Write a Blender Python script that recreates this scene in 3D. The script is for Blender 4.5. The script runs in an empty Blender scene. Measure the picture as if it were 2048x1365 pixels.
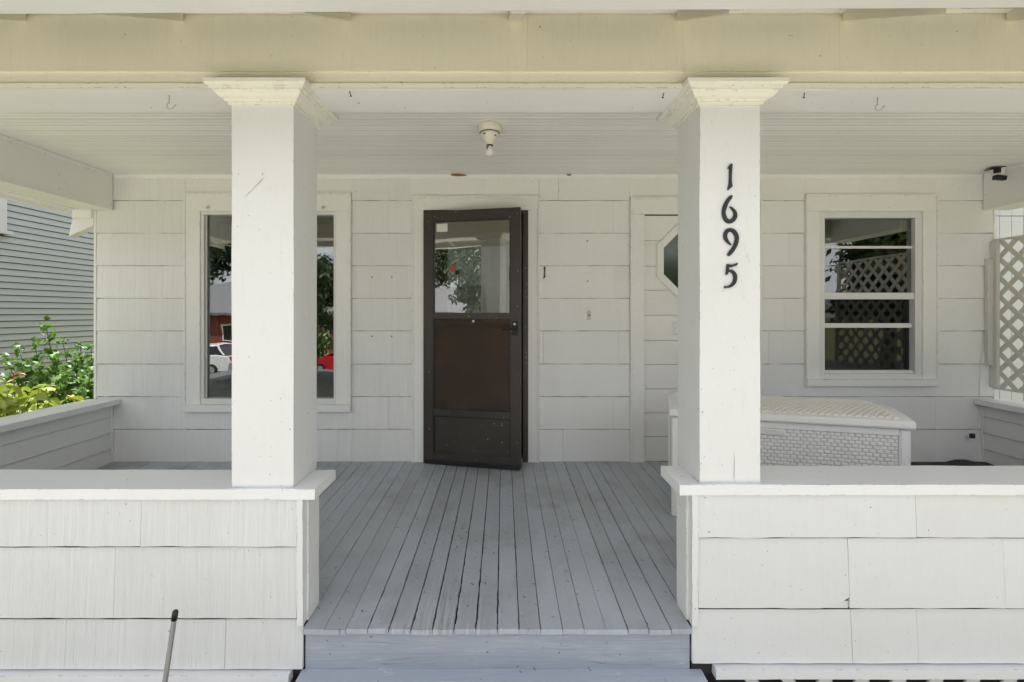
import bpy, bmesh, math, random
from mathutils import Vector, Matrix, noise as mnoise

random.seed(7)
R = math.radians
scene = bpy.context.scene
COL = scene.collection

# ------------------------------------------------------------------ camera
EYE = 1.217
F_PX = 992.0
cam_d = bpy.data.cameras.new("camera")
cam_d.sensor_fit = 'HORIZONTAL'
cam_d.sensor_width = 36.0
cam_d.lens = F_PX / 2048.0 * 36.0
cam_d.shift_x = 17.0 / 2048.0
cam_d.shift_y = -56.5 / 2048.0
cam_d.clip_start = 0.05
cam_d.clip_end = 600
cam = bpy.data.objects.new("camera", cam_d)
cam.location = (0, 0, EYE)
cam.rotation_euler = (R(90), 0, 0)
COL.objects.link(cam)
scene.camera = cam

# ------------------------------------------------------------------ light
SUN_EL, SUN_AZ = 71.0, 350.0      # azimuth clockwise from +Y: the sun stands high behind the house, the porch front is in open shade
world = bpy.data.worlds.new("World")
scene.world = world
world.use_nodes = True
wn, wl = world.node_tree.nodes, world.node_tree.links
wn.clear()
w_out = wn.new("ShaderNodeOutputWorld")
w_bg = wn.new("ShaderNodeBackground")
w_bg.inputs["Strength"].default_value = 0.078
w_sky = wn.new("ShaderNodeTexSky")
w_sky.sky_type = 'NISHITA'
w_sky.sun_disc = False
w_sky.sun_elevation = R(SUN_EL)
w_sky.sun_rotation = R(SUN_AZ)
w_sky.air_density = 1.0
w_sky.dust_density = 2.5
w_tc = wn.new("ShaderNodeTexCoord")
w_map = wn.new("ShaderNodeMapping")
w_map.inputs["Scale"].default_value = (1.0, 1.0, 2.2)
w_n = wn.new("ShaderNodeTexNoise")
w_n.inputs["Scale"].default_value = 2.6
w_n.inputs["Detail"].default_value = 7
w_n.inputs["Roughness"].default_value = 0.58
w_r = wn.new("ShaderNodeValToRGB")
w_r.color_ramp.elements[0].position = 0.30
w_r.color_ramp.elements[1].position = 0.52
w_bw = wn.new("ShaderNodeRGBToBW")
w_cl = wn.new("ShaderNodeMix")
w_cl.data_type = 'RGBA'
w_cl.inputs["A"].default_value = (7.6, 7.9, 8.5, 1)
w_cl.inputs["B"].default_value = (12.2, 12.4, 12.8, 1)
w_mix = wn.new("ShaderNodeMix")
w_mix.data_type = 'RGBA'
wl.new(w_tc.outputs["Generated"], w_map.inputs["Vector"])
wl.new(w_map.outputs["Vector"], w_n.inputs["Vector"])
wl.new(w_n.outputs["Fac"], w_r.inputs["Fac"])
wl.new(w_n.outputs["Fac"], w_cl.inputs["Factor"])
wl.new(w_r.outputs["Color"], w_mix.inputs["Factor"])
wl.new(w_sky.outputs["Color"], w_mix.inputs["A"])
wl.new(w_cl.outputs["Result"], w_mix.inputs["B"])
wl.new(w_mix.outputs["Result"], w_bg.inputs["Color"])
wl.new(w_bg.outputs["Background"], w_out.inputs["Surface"])

sun_d = bpy.data.lights.new("sun", 'SUN')
sun_d.energy = 5.0
sun_d.angle = R(1.0)
sun_d.color = (1.0, 0.975, 0.94)
sun = bpy.data.objects.new("sun", sun_d)
COL.objects.link(sun)
az, el = R(SUN_AZ), R(SUN_EL)
to_sun = Vector((math.sin(az) * math.cos(el), math.cos(az) * math.cos(el), math.sin(el)))
sun.rotation_euler = (-to_sun).to_track_quat('-Z', 'Y').to_euler()
sun.location = to_sun * 60

vs = scene.view_settings
vs.view_transform = 'Standard'
vs.look = 'None'
vs.gamma = 1.0
vs.use_curve_mapping = False
vs.exposure = 0.92
scene.cycles.use_denoising = True
scene.cycles.max_bounces = 12
scene.cycles.diffuse_bounces = 7
scene.cycles.glossy_bounces = 4
scene.cycles.transparent_max_bounces = 16
scene.cycles.caustics_reflective = False
scene.cycles.caustics_refractive = False


# ------------------------------------------------------------------ materials
class Nodes:
    def __init__(self, name):
        self.m = bpy.data.materials.new(name)
        self.m.use_nodes = True
        self.n, self.l = self.m.node_tree.nodes, self.m.node_tree.links
        self.n.clear()
        self.out = self.n.new("ShaderNodeOutputMaterial")
        self.b = self.n.new("ShaderNodeBsdfPrincipled")
        self.l.new(self.b.outputs[0], self.out.inputs["Surface"])
        self.tc = self.n.new("ShaderNodeTexCoord")

    def vec(self, scale=(1, 1, 1), src="Object", rnd=True):
        mp = self.n.new("ShaderNodeMapping")
        mp.inputs["Scale"].default_value = scale
        self.l.new(self.tc.outputs[src], mp.inputs["Vector"])
        if rnd:
            oi = self.n.new("ShaderNodeObjectInfo")
            mul = self.n.new("ShaderNodeMath")
            mul.operation = 'MULTIPLY'
            mul.inputs[1].default_value = 37.0
            self.l.new(oi.outputs["Random"], mul.inputs[0])
            self.l.new(mul.outputs[0], mp.inputs["Location"])
        return mp.outputs["Vector"]

    def wpos(self, scale=(1, 1, 1)):
        g = self.n.new("ShaderNodeNewGeometry")
        mp = self.n.new("ShaderNodeMapping")
        mp.inputs["Scale"].default_value = scale
        self.l.new(g.outputs["Position"], mp.inputs["Vector"])
        return mp.outputs["Vector"]

    def noise(self, v, scale, detail=4, rough=0.55, dist=0.0):
        t = self.n.new("ShaderNodeTexNoise")
        t.inputs["Scale"].default_value = scale
        t.inputs["Detail"].default_value = detail
        t.inputs["Roughness"].default_value = rough
        t.inputs["Distortion"].default_value = dist
        self.l.new(v, t.inputs["Vector"])
        return t.outputs["Fac"]

    def ramp(self, fac, p0, p1, c0=(0, 0, 0, 1), c1=(1, 1, 1, 1)):
        r = self.n.new("ShaderNodeValToRGB")
        r.color_ramp.elements[0].position = p0
        r.color_ramp.elements[1].position = p1
        r.color_ramp.elements[0].color = c0
        r.color_ramp.elements[1].color = c1
        self.l.new(fac, r.inputs["Fac"])
        return r.outputs["Color"]

    def mix(self, fac, a, b, mode='MIX'):
        m = self.n.new("ShaderNodeMix")
        m.data_type = 'RGBA'
        m.blend_type = mode
        for key, val in (("Factor", fac), ("A", a), ("B", b)):
            s = m.inputs[key] if key != "Factor" else m.inputs["Factor"]
            if hasattr(val, "is_linked") or hasattr(val, "links"):
                self.l.new(val, s)
            elif isinstance(val, (int, float)):
                s.default_value = val
            else:
                s.default_value = tuple(val) + ((1,) if len(val) == 3 else ())
        return m.outputs["Result"]

    def math(self, op, a, b=None):
        m = self.n.new("ShaderNodeMath")
        m.operation = op
        for i, val in enumerate((a, b)):
            if val is None:
                continue
            if isinstance(val, (int, float)):
                m.inputs[i].default_value = val
            else:
                self.l.new(val, m.inputs[i])
        return m.outputs[0]

    def flat(self):
        """world position sheared into a plane, so that dots land on faces of any direction"""
        g = self.n.new("ShaderNodeNewGeometry")
        cmb = self.n.new("ShaderNodeCombineXYZ")
        for k, ax in enumerate(((1.0, 0.71, 0.0), (0.0, -0.63, 1.0))):
            d = self.n.new("ShaderNodeVectorMath")
            d.operation = 'DOT_PRODUCT'
            d.inputs[1].default_value = ax
            self.l.new(g.outputs["Position"], d.inputs[0])
            self.l.new(d.outputs["Value"], cmb.inputs[k])
        return cmb.outputs[0]

    def specks(self, v, scale, size, keep):
        """sparse little dots: voronoi cells, only a share of them kept, ragged by noise"""
        vo = self.n.new("ShaderNodeTexVoronoi")
        vo.voronoi_dimensions = '2D'
        vo.inputs["Scale"].default_value = scale
        self.l.new(v, vo.inputs["Vector"])
        sep = self.n.new("ShaderNodeSeparateColor")
        self.l.new(vo.outputs["Color"], sep.inputs[0])
        rad = self.math('MULTIPLY', self.math('ADD', sep.outputs[1], 0.35), size)
        rag = self.math('MULTIPLY', self.math('SUBTRACT', self.noise(v, scale * 14, 2), 0.5), size * 3.5)
        near = self.math('LESS_THAN', self.math('ADD', vo.outputs["Distance"], rag), rad)
        return self.math('MULTIPLY', near, self.math('LESS_THAN', sep.outputs[0], keep))

    def bump(self, h, strength, dist=0.002, prev=None):
        b = self.n.new("ShaderNodeBump")
        b.inputs["Strength"].default_value = strength
        b.inputs["Distance"].default_value = dist
        self.l.new(h, b.inputs["Height"])
        if prev is not None:
            self.l.new(prev, b.inputs["Normal"])
        return b.outputs["Normal"]

    def done(self, color=None, normal=None, rough=0.5, metal=0.0, spec=0.5):
        if color is not None:
            if isinstance(color, tuple):
                self.b.inputs["Base Color"].default_value = color + ((1,) if len(color) == 3 else ())
            else:
                self.l.new(color, self.b.inputs["Base Color"])
        if normal is not None:
            self.l.new(normal, self.b.inputs["Normal"])
        if isinstance(rough, (int, float)):
            self.b.inputs["Roughness"].default_value = rough
        else:
            self.l.new(rough, self.b.inputs["Roughness"])
        self.b.inputs["Metallic"].default_value = metal
        self.b.inputs["Specular IOR Level"].default_value = spec
        return self.m


def paint(name, base, stria=0.0, dirt=0.10, speck=0.05, rough=0.5, brush=0.25, dirtcol=(0.50, 0.47, 0.38),
          grain=(1, 1, 1), chips=0.0, edge=0.0, vary=0.0):
    k = Nodes(name)
    v = k.vec()
    wp = k.wpos()
    big = k.ramp(k.noise(wp, 2.3, 5, 0.6), 0.42, 0.78)
    col = k.mix(k.math('MULTIPLY', big, dirt), base, dirtcol)
    fine = k.ramp(k.noise(k.wpos((5, 5, 1.2)), 9.0, 4, 0.7), 0.55, 0.8)
    col = k.mix(k.math('MULTIPLY', fine, dirt * 0.8), col, tuple(c * 0.62 for c in dirtcol))
    if vary:
        oi = k.n.new("ShaderNodeObjectInfo")
        col = k.mix(k.math('MULTIPLY', oi.outputs["Random"], vary), col, tuple(c * t for c, t in zip(base, (0.80, 0.78, 0.74))))
    fl_ = k.flat()
    col = k.mix(k.math('MULTIPLY', k.specks(fl_, 9.0, 0.019, speck * 1.5), 0.85), col, (0.06, 0.05, 0.04))
    col = k.mix(k.math('MULTIPLY', k.specks(fl_, 23.0, 0.042, speck * 1.1), 0.6), col, (0.16, 0.14, 0.11))
    scr = k.ramp(k.noise(k.wpos((3, 3, 14)), 5.0, 5, 0.8, 1.2), 0.708, 0.722)
    col = k.mix(k.math('MULTIPLY', scr, 0.35), col, (0.30, 0.27, 0.21))
    n = k.bump(k.noise(k.vec(tuple(22 * g for g in grain)), 6.0, 4, 0.6), brush, 0.0015)
    n = k.bump(k.noise(v, 9.0, 3, 0.5), brush * 0.7, 0.004, n)
    if stria:
        lines = k.noise(k.wpos((150, 4, 1.1)), 1.0, 2, 0.55)
        lines = k.ramp(lines, 0.36, 0.62)
        n = k.bump(lines, stria, 0.0022, n)
        col = k.mix(k.math('MULTIPLY', k.math('SUBTRACT', 1.0, lines), 0.10 * stria), col, tuple(c * 0.5 for c in base))
    if chips:
        ch = k.ramp(k.noise(k.wpos((1, 1, 1)), 30.0, 6, 0.75), 0.70 - 0.03 * chips, 0.72 - 0.03 * chips)
        ch = k.math('MULTIPLY', ch, k.ramp(k.noise(wp, 3.1, 2), 0.5, 0.62))
        col = k.mix(k.math('MULTIPLY', ch, 0.7), col, (0.30, 0.25, 0.18))
    if edge:
        # paint knocked off along the arrises
        bv = k.n.new("ShaderNodeBevel")
        bv.samples = 3
        bv.inputs["Radius"].default_value = 0.007
        g = k.n.new("ShaderNodeNewGeometry")
        dp = k.n.new("ShaderNodeVectorMath")
        dp.operation = 'DOT_PRODUCT'
        k.l.new(bv.outputs[0], dp.inputs[0])
        k.l.new(g.outputs["Normal"], dp.inputs[1])
        em = k.ramp(dp.outputs["Value"], 0.90, 0.985, (1, 1, 1, 1), (0, 0, 0, 1))
        nz = k.ramp(k.noise(wp, 26.0, 5, 0.75), 0.60 - 0.05 * edge, 0.64 - 0.05 * edge)
        col = k.mix(k.math('MULTIPLY', k.math('MULTIPLY', em, nz), 0.75), col, (0.27, 0.23, 0.17))
    return k.done(col, n, rough)


def simple(name, col, rough=0.5, metal=0.0, var=0.15, scale=12.0, bump=0.1, spec=0.5):
    k = Nodes(name)
    f = k.noise(k.vec(), scale, 4, 0.6)
    c = k.mix(k.math('MULTIPLY', f, var * 2), col, tuple(x * 0.6 for x in col))
    return k.done(c, k.bump(f, bump, 0.003), rough, metal, spec)


WHITE = (0.86, 0.86, 0.85)
M = {}
M['shingle_combed'] = paint("white_combed_shingle", WHITE, stria=0.75, dirt=0.10, rough=0.55, vary=0.22)
M['shingle_smooth'] = paint("white_smooth_shingle", WHITE, stria=0.16, dirt=0.10, rough=0.5, vary=0.22)
M['felt'] = simple("dark_building_felt", (0.035, 0.032, 0.028), 0.9)
M['front_combed'] = paint("dimmed_weathered_combed_shingle", (0.72, 0.728, 0.735), stria=0.8, dirt=0.12, speck=0.09, rough=0.55, chips=0.5, vary=0.22)  # wall white darkened to offset the stronger light out front; chips are wear
M['front_smooth'] = paint("dimmed_weathered_smooth_shingle", (0.72, 0.728, 0.735), stria=0.2, dirt=0.12, speck=0.09, rough=0.5, chips=0.5, vary=0.22)  # same darkened white, light balance put into the colour, plus real chips
M['front_trim'] = paint("dimmed_weathered_corner_paint", (0.735, 0.74, 0.735), dirt=0.14, speck=0.10, rough=0.5, grain=(1, 1, 0.3), chips=0.6, edge=1.2)  # corner white dimmed to match, so the front looks less strongly lit
M['trim'] = paint("white_trim_paint", (0.86, 0.855, 0.835), dirt=0.10, speck=0.07, rough=0.45, grain=(0.3, 1, 1), edge=1.0)
M['column'] = paint("dimmed_white_column_paint", (0.74, 0.745, 0.745), dirt=0.18, dirtcol=(0.56, 0.55, 0.50), speck=0.12, rough=0.48, brush=0.3, grain=(1, 1, 0.3), chips=0.6, edge=1.0)  # base colour lowered to even out the strong light on the columns
M['frieze'] = paint("bounce_tinted_frieze_paint", (0.78, 0.75, 0.61), stria=0.25, dirt=0.16, speck=0.08, rough=0.55, vary=0.22)  # yellow of ground-bounced light put into the frieze colour
M['beam'] = paint("bounce_tinted_beam_paint", (0.78, 0.755, 0.63), dirt=0.16, speck=0.08, rough=0.5, grain=(0.2, 1, 1), edge=1.0)  # beam tinted likewise, standing for warm light off the ground
M['soffit'] = paint("white_soffit_paint", (0.85, 0.845, 0.83), dirt=0.10, speck=0.06, rough=0.5, grain=(0.15, 1, 1))
M['ceiling'] = paint("white_beadboard_paint", (0.86, 0.855, 0.83), dirt=0.08, speck=0.08, rough=0.42, grain=(0.08, 1, 1), vary=0.22)
M['ledge'] = paint("white_ledge_paint", (0.79, 0.795, 0.80), dirt=0.10, speck=0.06, rough=0.42, brush=0.4, grain=(0.12, 1, 1), chips=0.8, edge=1.0)
M['panel_door'] = paint("white_door_paint", (0.85, 0.845, 0.825), dirt=0.10, speck=0.03, rough=0.4, brush=0.5, grain=(0.15, 1, 1), vary=0.22)
M['alu_white'] = simple("white_aluminium", (0.78, 0.78, 0.77), 0.35, 0.0, 0.08)
M['bronze'] = None
M['nail'] = simple("black_iron", (0.02, 0.02, 0.022), 0.5, 0.3)
M['digit'] = simple("black_painted_digit", (0.028, 0.032, 0.036), 0.38, 0.2, 0.2, 40)
M['resin'] = paint("white_resin", (0.83, 0.82, 0.80), dirt=0.12, speck=0.10, rough=0.4, brush=0.1)
M['weave_back'] = simple("shade_toned_resin_between_strands", (0.60, 0.59, 0.57), 0.6)  # darker tone paints the shade in the gaps of the weave
M['resin_lid'] = paint("weathered_resin_lid", (0.74, 0.70, 0.64), dirt=0.25, speck=0.10, rough=0.5, brush=0.1)
M['lattice'] = paint("grey_lattice_paint", (0.66, 0.65, 0.61), dirt=0.15, speck=0.10, rough=0.55)
M['lattice_white'] = paint("white_skirt_lattice_paint", (0.74, 0.74, 0.72), dirt=0.2, speck=0.3, rough=0.55)
M['dark'] = simple("dark_void_wood", (0.045, 0.04, 0.036), 0.9)
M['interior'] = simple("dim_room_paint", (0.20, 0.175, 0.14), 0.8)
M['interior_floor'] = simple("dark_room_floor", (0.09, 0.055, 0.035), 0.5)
M['stick'] = simple("weathered_steel", (0.33, 0.32, 0.30), 0.45, 0.6, 0.4, 30)
M['rubber'] = simple("black_rubber", (0.012, 0.012, 0.013), 0.4)
M['brownwood'] = None
M['porcelain'] = paint("stained_porcelain", (0.80, 0.77, 0.66), dirt=0.3, speck=0.2, rough=0.3, brush=0.05)
M['barewood'] = simple("bare_brown_wood", (0.27, 0.13, 0.06), 0.8)
M['mat'] = simple("dark_floor_mat", (0.035, 0.036, 0.04), 0.85)
M['steel'] = simple("dull_steel", (0.55, 0.54, 0.50), 0.35, 0.7)
M['cable'] = simple("white_cable", (0.75, 0.74, 0.71), 0.5)
M['paper'] = simple("white_paper_sticker", (0.75, 0.73, 0.68), 0.7)
M['redpaper'] = simple("red_sticker", (0.42, 0.06, 0.035), 0.6)


def mat_floor():
    k = Nodes("worn_blue_grey_floor_paint")
    v = k.vec((60, 3, 60))
    wp = k.wpos()
    base = k.mix(k.noise(k.wpos((2, 0.7, 1)), 2.0, 4), (0.385, 0.42, 0.475), (0.485, 0.515, 0.57))
    oi = k.n.new("ShaderNodeObjectInfo")
    base = k.mix(k.math('MULTIPLY', oi.outputs["Random"], 0.55), base, (0.36, 0.375, 0.40))
    # grime trodden in towards the door and in soft patches
    gr = k.ramp(k.noise(wp, 1.7, 5, 0.65), 0.47, 0.72)
    base = k.mix(k.math('MULTIPLY', gr, 0.5), base, (0.21, 0.205, 0.195))
    # worn paint along the walked line: bare grey wood with open grain
    grain = k.noise(k.wpos((85, 2.2, 1)), 1.0, 3, 0.6)
    sep = k.n.new("ShaderNodeSeparateXYZ")
    k.l.new(wp, sep.inputs[0])
    dx = k.math('ABSOLUTE', k.math('ADD', sep.outputs[0], 0.27))
    side = k.math('MAXIMUM', k.math('SUBTRACT', 1.0, k.math('MULTIPLY', dx, 2.4)), 0.0)
    dy = k.math('MAXIMUM', k.math('SUBTRACT', 1.0, k.math('MULTIPLY', k.math('ABSOLUTE', k.math('SUBTRACT', sep.outputs[1], 1.97)), 1.35)), 0.0)
    mid = k.math('MAXIMUM', k.math('SUBTRACT', 1.0, k.math('MULTIPLY', k.math('ABSOLUTE', k.math('SUBTRACT', sep.outputs[1], 2.75)), 1.3)), 0.0)
    zone = k.math('MULTIPLY', side, dy)
    wear = k.math('ADD', k.math('MULTIPLY', k.noise(k.wpos((16, 2.0, 1)), 1.4, 5, 0.7), 0.75), k.math('MULTIPLY', zone, 0.36))
    wear = k.math('ADD', wear, k.math('MULTIPLY', k.math('SUBTRACT', grain, 0.5), 0.45))
    wm = k.ramp(wear, 0.60, 0.66)
    wood = k.mix(k.ramp(grain, 0.33, 0.62), (0.10, 0.10, 0.105), (0.50, 0.51, 0.53))
    col = k.mix(k.math('MULTIPLY', wm, 0.7), base, wood)
    edge = k.math('MULTIPLY', k.math('LESS_THAN', sep.outputs[1], 1.982), 0.04)
    chips = k.ramp(k.math('ADD', k.noise(k.wpos((14, 4, 1)), 5.0, 5, 0.8), edge), 0.675, 0.69)
    fz_ = k.math('MULTIPLY', k.math('MAXIMUM', k.math('SUBTRACT', 1.0, k.math('MULTIPLY', dx, 1.5)), 0.0), mid)
    fleck = k.ramp(k.math('ADD', k.noise(k.wpos((34, 15, 1)), 1.6, 4, 0.75), k.math('MULTIPLY', fz_, 0.085)), 0.69, 0.70)
    col = k.mix(k.math('MULTIPLY', fleck, 0.8), col, (0.075, 0.055, 0.042))
    scuff = k.ramp(k.noise(k.wpos((5, 2.2, 1)), 3.0, 6, 0.75, 0.8), 0.60, 0.74)
    col = k.mix(k.math('MULTIPLY', scuff, 0.38), col, (0.62, 0.63, 0.64))
    smut = k.ramp(k.noise(k.wpos((3.0, 1.6, 1)), 1.1, 4, 0.6), 0.56, 0.72)
    col = k.mix(k.math('MULTIPLY', smut, 0.45), col, (0.16, 0.155, 0.15))
    col = k.mix(k.math('MULTIPLY', chips, 0.75), col, (0.11, 0.075, 0.05))
    col = k.mix(k.math('MULTIPLY', k.specks(k.flat(), 17, 0.06, 0.30), 0.8), col, (0.04, 0.035, 0.03))
    col = k.mix(k.math('MULTIPLY', k.specks(k.flat(), 13, 0.035, 0.25), 0.8), col, (0.62, 0.62, 0.60))
    n = k.bump(grain, 0.5, 0.002)
    n = k.bump(wm, 0.35, 0.0012, n)
    n = k.bump(k.noise(v, 1.0, 3), 0.15, 0.002, n)
    return k.done(col, n, 0.48)


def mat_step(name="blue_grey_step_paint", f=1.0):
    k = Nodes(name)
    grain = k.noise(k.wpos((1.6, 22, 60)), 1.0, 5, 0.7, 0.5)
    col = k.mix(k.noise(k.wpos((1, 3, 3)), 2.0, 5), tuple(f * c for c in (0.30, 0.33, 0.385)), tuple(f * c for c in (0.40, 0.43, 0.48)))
    gr = k.ramp(k.noise(k.wpos((1.5, 6, 10)), 1.3, 5, 0.7), 0.52, 0.75)
    col = k.mix(k.math('MULTIPLY', gr, 0.45), col, (0.62, 0.64, 0.66))
    iso = k.math('ABSOLUTE', k.math('SUBTRACT', k.noise(k.wpos((0.6, 5, 17)), 1.0, 3, 0.5, 0.5), 0.5))
    crack = k.math('MULTIPLY', k.ramp(iso, 0.0015, 0.0045, (1, 1, 1, 1), (0, 0, 0, 1)), k.ramp(k.noise(k.wpos((3.2, 3, 5)), 1.0, 3), 0.48, 0.6))
    iso2 = k.math('ABSOLUTE', k.math('SUBTRACT', k.noise(k.wpos((0.9, 7, 26)), 1.3, 3, 0.5, 0.4), 0.47))
    lite = k.math('MULTIPLY', k.ramp(iso2, 0.003, 0.007, (1, 1, 1, 1), (0, 0, 0, 1)), k.ramp(k.noise(k.wpos((2.2, 4, 7)), 1.3, 3), 0.5, 0.6))
    col = k.mix(k.math('MULTIPLY', lite, 0.6), col, (0.66, 0.69, 0.72))
    col = k.mix(k.math('MULTIPLY', crack, 0.7), col, (0.10, 0.10, 0.11))
    col = k.mix(k.math('MULTIPLY', k.specks(k.flat(), 17, 0.05, 0.3), 0.7), col, (0.05, 0.05, 0.05))
    n = k.bump(grain, 0.9, 0.004)
    n = k.bump(crack, 0.5, -0.002, n)
    return k.done(col, n, 0.45)


def mat_bronze():
    k = Nodes("dark_bronze_aluminium")
    v = k.vec()
    c = k.mix(k.noise(v, 4, 4), (0.040, 0.034, 0.028), (0.060, 0.053, 0.046))
    scr = k.ramp(k.noise(k.vec((1, 1, 1)), 42, 5, 0.8), 0.715, 0.735)
    c = k.mix(k.math('MULTIPLY', scr, 0.5), c, (0.32, 0.31, 0.28))
    c = k.mix(k.math('MULTIPLY', k.specks(k.flat(), 22, 0.055, 0.22), 0.8), c, (0.55, 0.53, 0.48))
    return k.done(c, k.bump(k.noise(v, 60, 3), 0.08, 0.001), 0.42, 0.25)


def mat_brown():
    k = Nodes("reddish_brown_door_wood")
    g = k.noise(k.vec((40, 40, 2.0)), 1.0, 4, 0.6, 0.4)
    c = k.mix(g, (0.12, 0.045, 0.018), (0.26, 0.105, 0.045))
    return k.done(c, k.bump(g, 0.2, 0.001), 0.45)


def mat_glass(name, refl=0.14, tint=(0.80, 0.82, 0.80), rough=0.0):
    k = Nodes(name)
    k.n.remove(k.b)
    tr = k.n.new("ShaderNodeBsdfTransparent")
    tr.inputs[0].default_value = tint + (1,)
    gl = k.n.new("ShaderNodeBsdfGlossy")
    gl.inputs["Color"].default_value = (0.96, 0.97, 0.97, 1)
    gl.inputs["Roughness"].default_value = rough
    wob = k.bump(k.noise(k.vec(), 2.2, 2), 0.05, 0.02)
    k.l.new(wob, gl.inputs["Normal"])
    fr = k.n.new("ShaderNodeFresnel")
    fr.inputs["IOR"].default_value = 1.5
    fac = k.math('ADD', fr.outputs[0], refl)
    mx = k.n.new("ShaderNodeMixShader")
    k.l.new(fac, mx.inputs[0])
    k.l.new(tr.outputs[0], mx.inputs[1])
    k.l.new(gl.outputs[0], mx.inputs[2])
    k.l.new(mx.outputs[0], k.out.inputs["Surface"])
    return k.m


def mat_screen():
    """fine insect mesh: dull brown wires with see-through gaps too small to draw singly"""
    k = Nodes("brown_insect_screen")
    tr = k.n.new("ShaderNodeBsdfTransparent")
    f = k.noise(k.vec((1, 1, 1)), 5.0, 5, 0.65)
    c = k.mix(k.ramp(f, 0.4, 0.75), (0.046, 0.028, 0.018), (0.080, 0.052, 0.034))
    k.l.new(c, k.b.inputs["Base Color"])
    k.b.inputs["Roughness"].default_value = 0.7
    mx = k.n.new("ShaderNodeMixShader")
    mx.inputs[0].default_value = 0.62
    k.l.new(tr.outputs[0], mx.inputs[1])
    k.l.new(k.b.outputs[0], mx.inputs[2])
    k.l.new(mx.outputs[0], k.out.inputs["Surface"])
    return k.m


def mat_leaf(name, c0, c1, trans=0.35):
    k = Nodes(name)
    g = k.n.new("ShaderNodeNewGeometry")
    f = k.noise(k.wpos(), 9.0, 3)
    rnd = k.math('MULTIPLY', k.math('ADD', f, g.outputs["Random Per Island"]), 0.5)
    col = k.mix(k.ramp(rnd, 0.25, 0.75), c0, c1)
    k.l.new(col, k.b.inputs["Base Color"])
    k.b.inputs["Roughness"].default_value = 0.45
    tl = k.n.new("ShaderNodeBsdfTranslucent")
    k.l.new(col, tl.inputs[0])
    mx = k.n.new("ShaderNodeMixShader")
    mx.inputs[0].default_value = trans
    k.l.new(k.b.outputs[0], mx.inputs[1])
    k.l.new(tl.outputs[0], mx.inputs[2])
    k.l.new(mx.outputs[0], k.out.inputs["Surface"])
    return k.m


def mat_ground():
    k = Nodes("lawn_soil")
    wp = k.wpos()
    f = k.noise(wp, 1.2, 6, 0.65)
    g = k.noise(wp, 40, 3, 0.7)
    c = k.mix(f, (0.13, 0.15, 0.05), (0.24, 0.23, 0.10))
    c = k.mix(k.math('MULTIPLY', g, 0.6), c, (0.24, 0.24, 0.09))
    return k.done(c, k.bump(g, 0.8, 0.03), 0.9)


def mat_concrete(name, col):
    k = Nodes(name)
    wp = k.wpos()
    c = k.mix(k.noise(wp, 3, 6, 0.7), tuple(x * 0.75 for x in col), col)
    return k.done(c, k.bump(k.noise(wp, 70, 4), 0.3, 0.003), 0.8)


M['floor'] = mat_floor()
M['step'] = mat_step()
M['tread'] = mat_step("sky_lightened_tread_paint", 1.3)  # step paint lightened, painting in the skylight on the tread's top
M['bronze'] = mat_bronze()
M['brownwood'] = mat_brown()
M['glass'] = mat_glass("window_glass", 0.18)
M['glass_upper'] = mat_glass("door_glass", 0.28, (0.80, 0.80, 0.77))
M['bulbglass'] = mat_glass("bulb_glass", 0.25, (0.9, 0.9, 0.88))
M['screen'] = mat_screen()
M['bulbwhite'] = simple("frosted_bulb", (0.85, 0.84, 0.80), 0.15, 0, 0.05)
M['shrubleaf'] = mat_leaf("shrub_leaf", (0.07, 0.17, 0.035), (0.27, 0.44, 0.10))
M['hostaleaf'] = mat_leaf("yellow_green_leaf", (0.20, 0.30, 0.035), (0.42, 0.46, 0.07), 0.3)
M['darkleaf'] = mat_leaf("dark_tree_leaf", (0.012, 0.03, 0.010), (0.05, 0.085, 0.022), 0.2)
M['midleaf'] = mat_leaf("mid_tree_leaf", (0.035, 0.075, 0.015), (0.11, 0.17, 0.035), 0.3)
M['bark'] = simple("tree_bark", (0.10, 0.08, 0.06), 0.9, 0, 0.4, 9, 0.6)
M['stem'] = simple("green_brown_stem", (0.13, 0.14, 0.05), 0.7)
M['petal'] = simple("orange_pink_petal", (0.78, 0.45, 0.30), 0.5)
M['petal_y'] = simple("yellow_petal", (0.75, 0.55, 0.08), 0.5)
M['lawn'] = mat_ground()
M['concrete'] = mat_concrete("pale_concrete", (0.46, 0.44, 0.40))
M['gravel'] = mat_concrete("added_bounce_gravel", (0.60, 0.57, 0.485))  # ground surface added to bounce light into the porch
M['asphalt'] = mat_concrete("grey_asphalt", (0.075, 0.075, 0.078))
M['roof'] = simple("grey_roof_shingle", (0.19, 0.19, 0.195), 0.9, 0, 0.3, 30, 0.4)
M['neigh'] = paint("blue_grey_siding_paint", (0.56, 0.60, 0.615), dirt=0.08, speck=0.0, rough=0.5, grain=(1, 0.2, 1), dirtcol=(0.38, 0.40, 0.41), vary=0.22)
M['redwall'] = simple("red_brown_wall", (0.24, 0.055, 0.035), 0.7)
M['whitewall'] = paint("bright_white_board_paint", (0.83, 0.83, 0.83), dirt=0.06, speck=0.05, rough=0.5)
M['carwhite'] = simple("white_car_paint", (0.75, 0.76, 0.78), 0.2, 0, 0.04)
M['carred'] = simple("red_car_paint", (0.50, 0.012, 0.025), 0.2, 0, 0.04)
M['carglass'] = simple("dark_car_glass", (0.015, 0.017, 0.02), 0.08)
M['alloy'] = simple("alloy_wheel", (0.55, 0.56, 0.58), 0.3, 0.7)
M['lamp'] = simple("clear_headlight", (0.75, 0.76, 0.78), 0.15)


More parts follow.
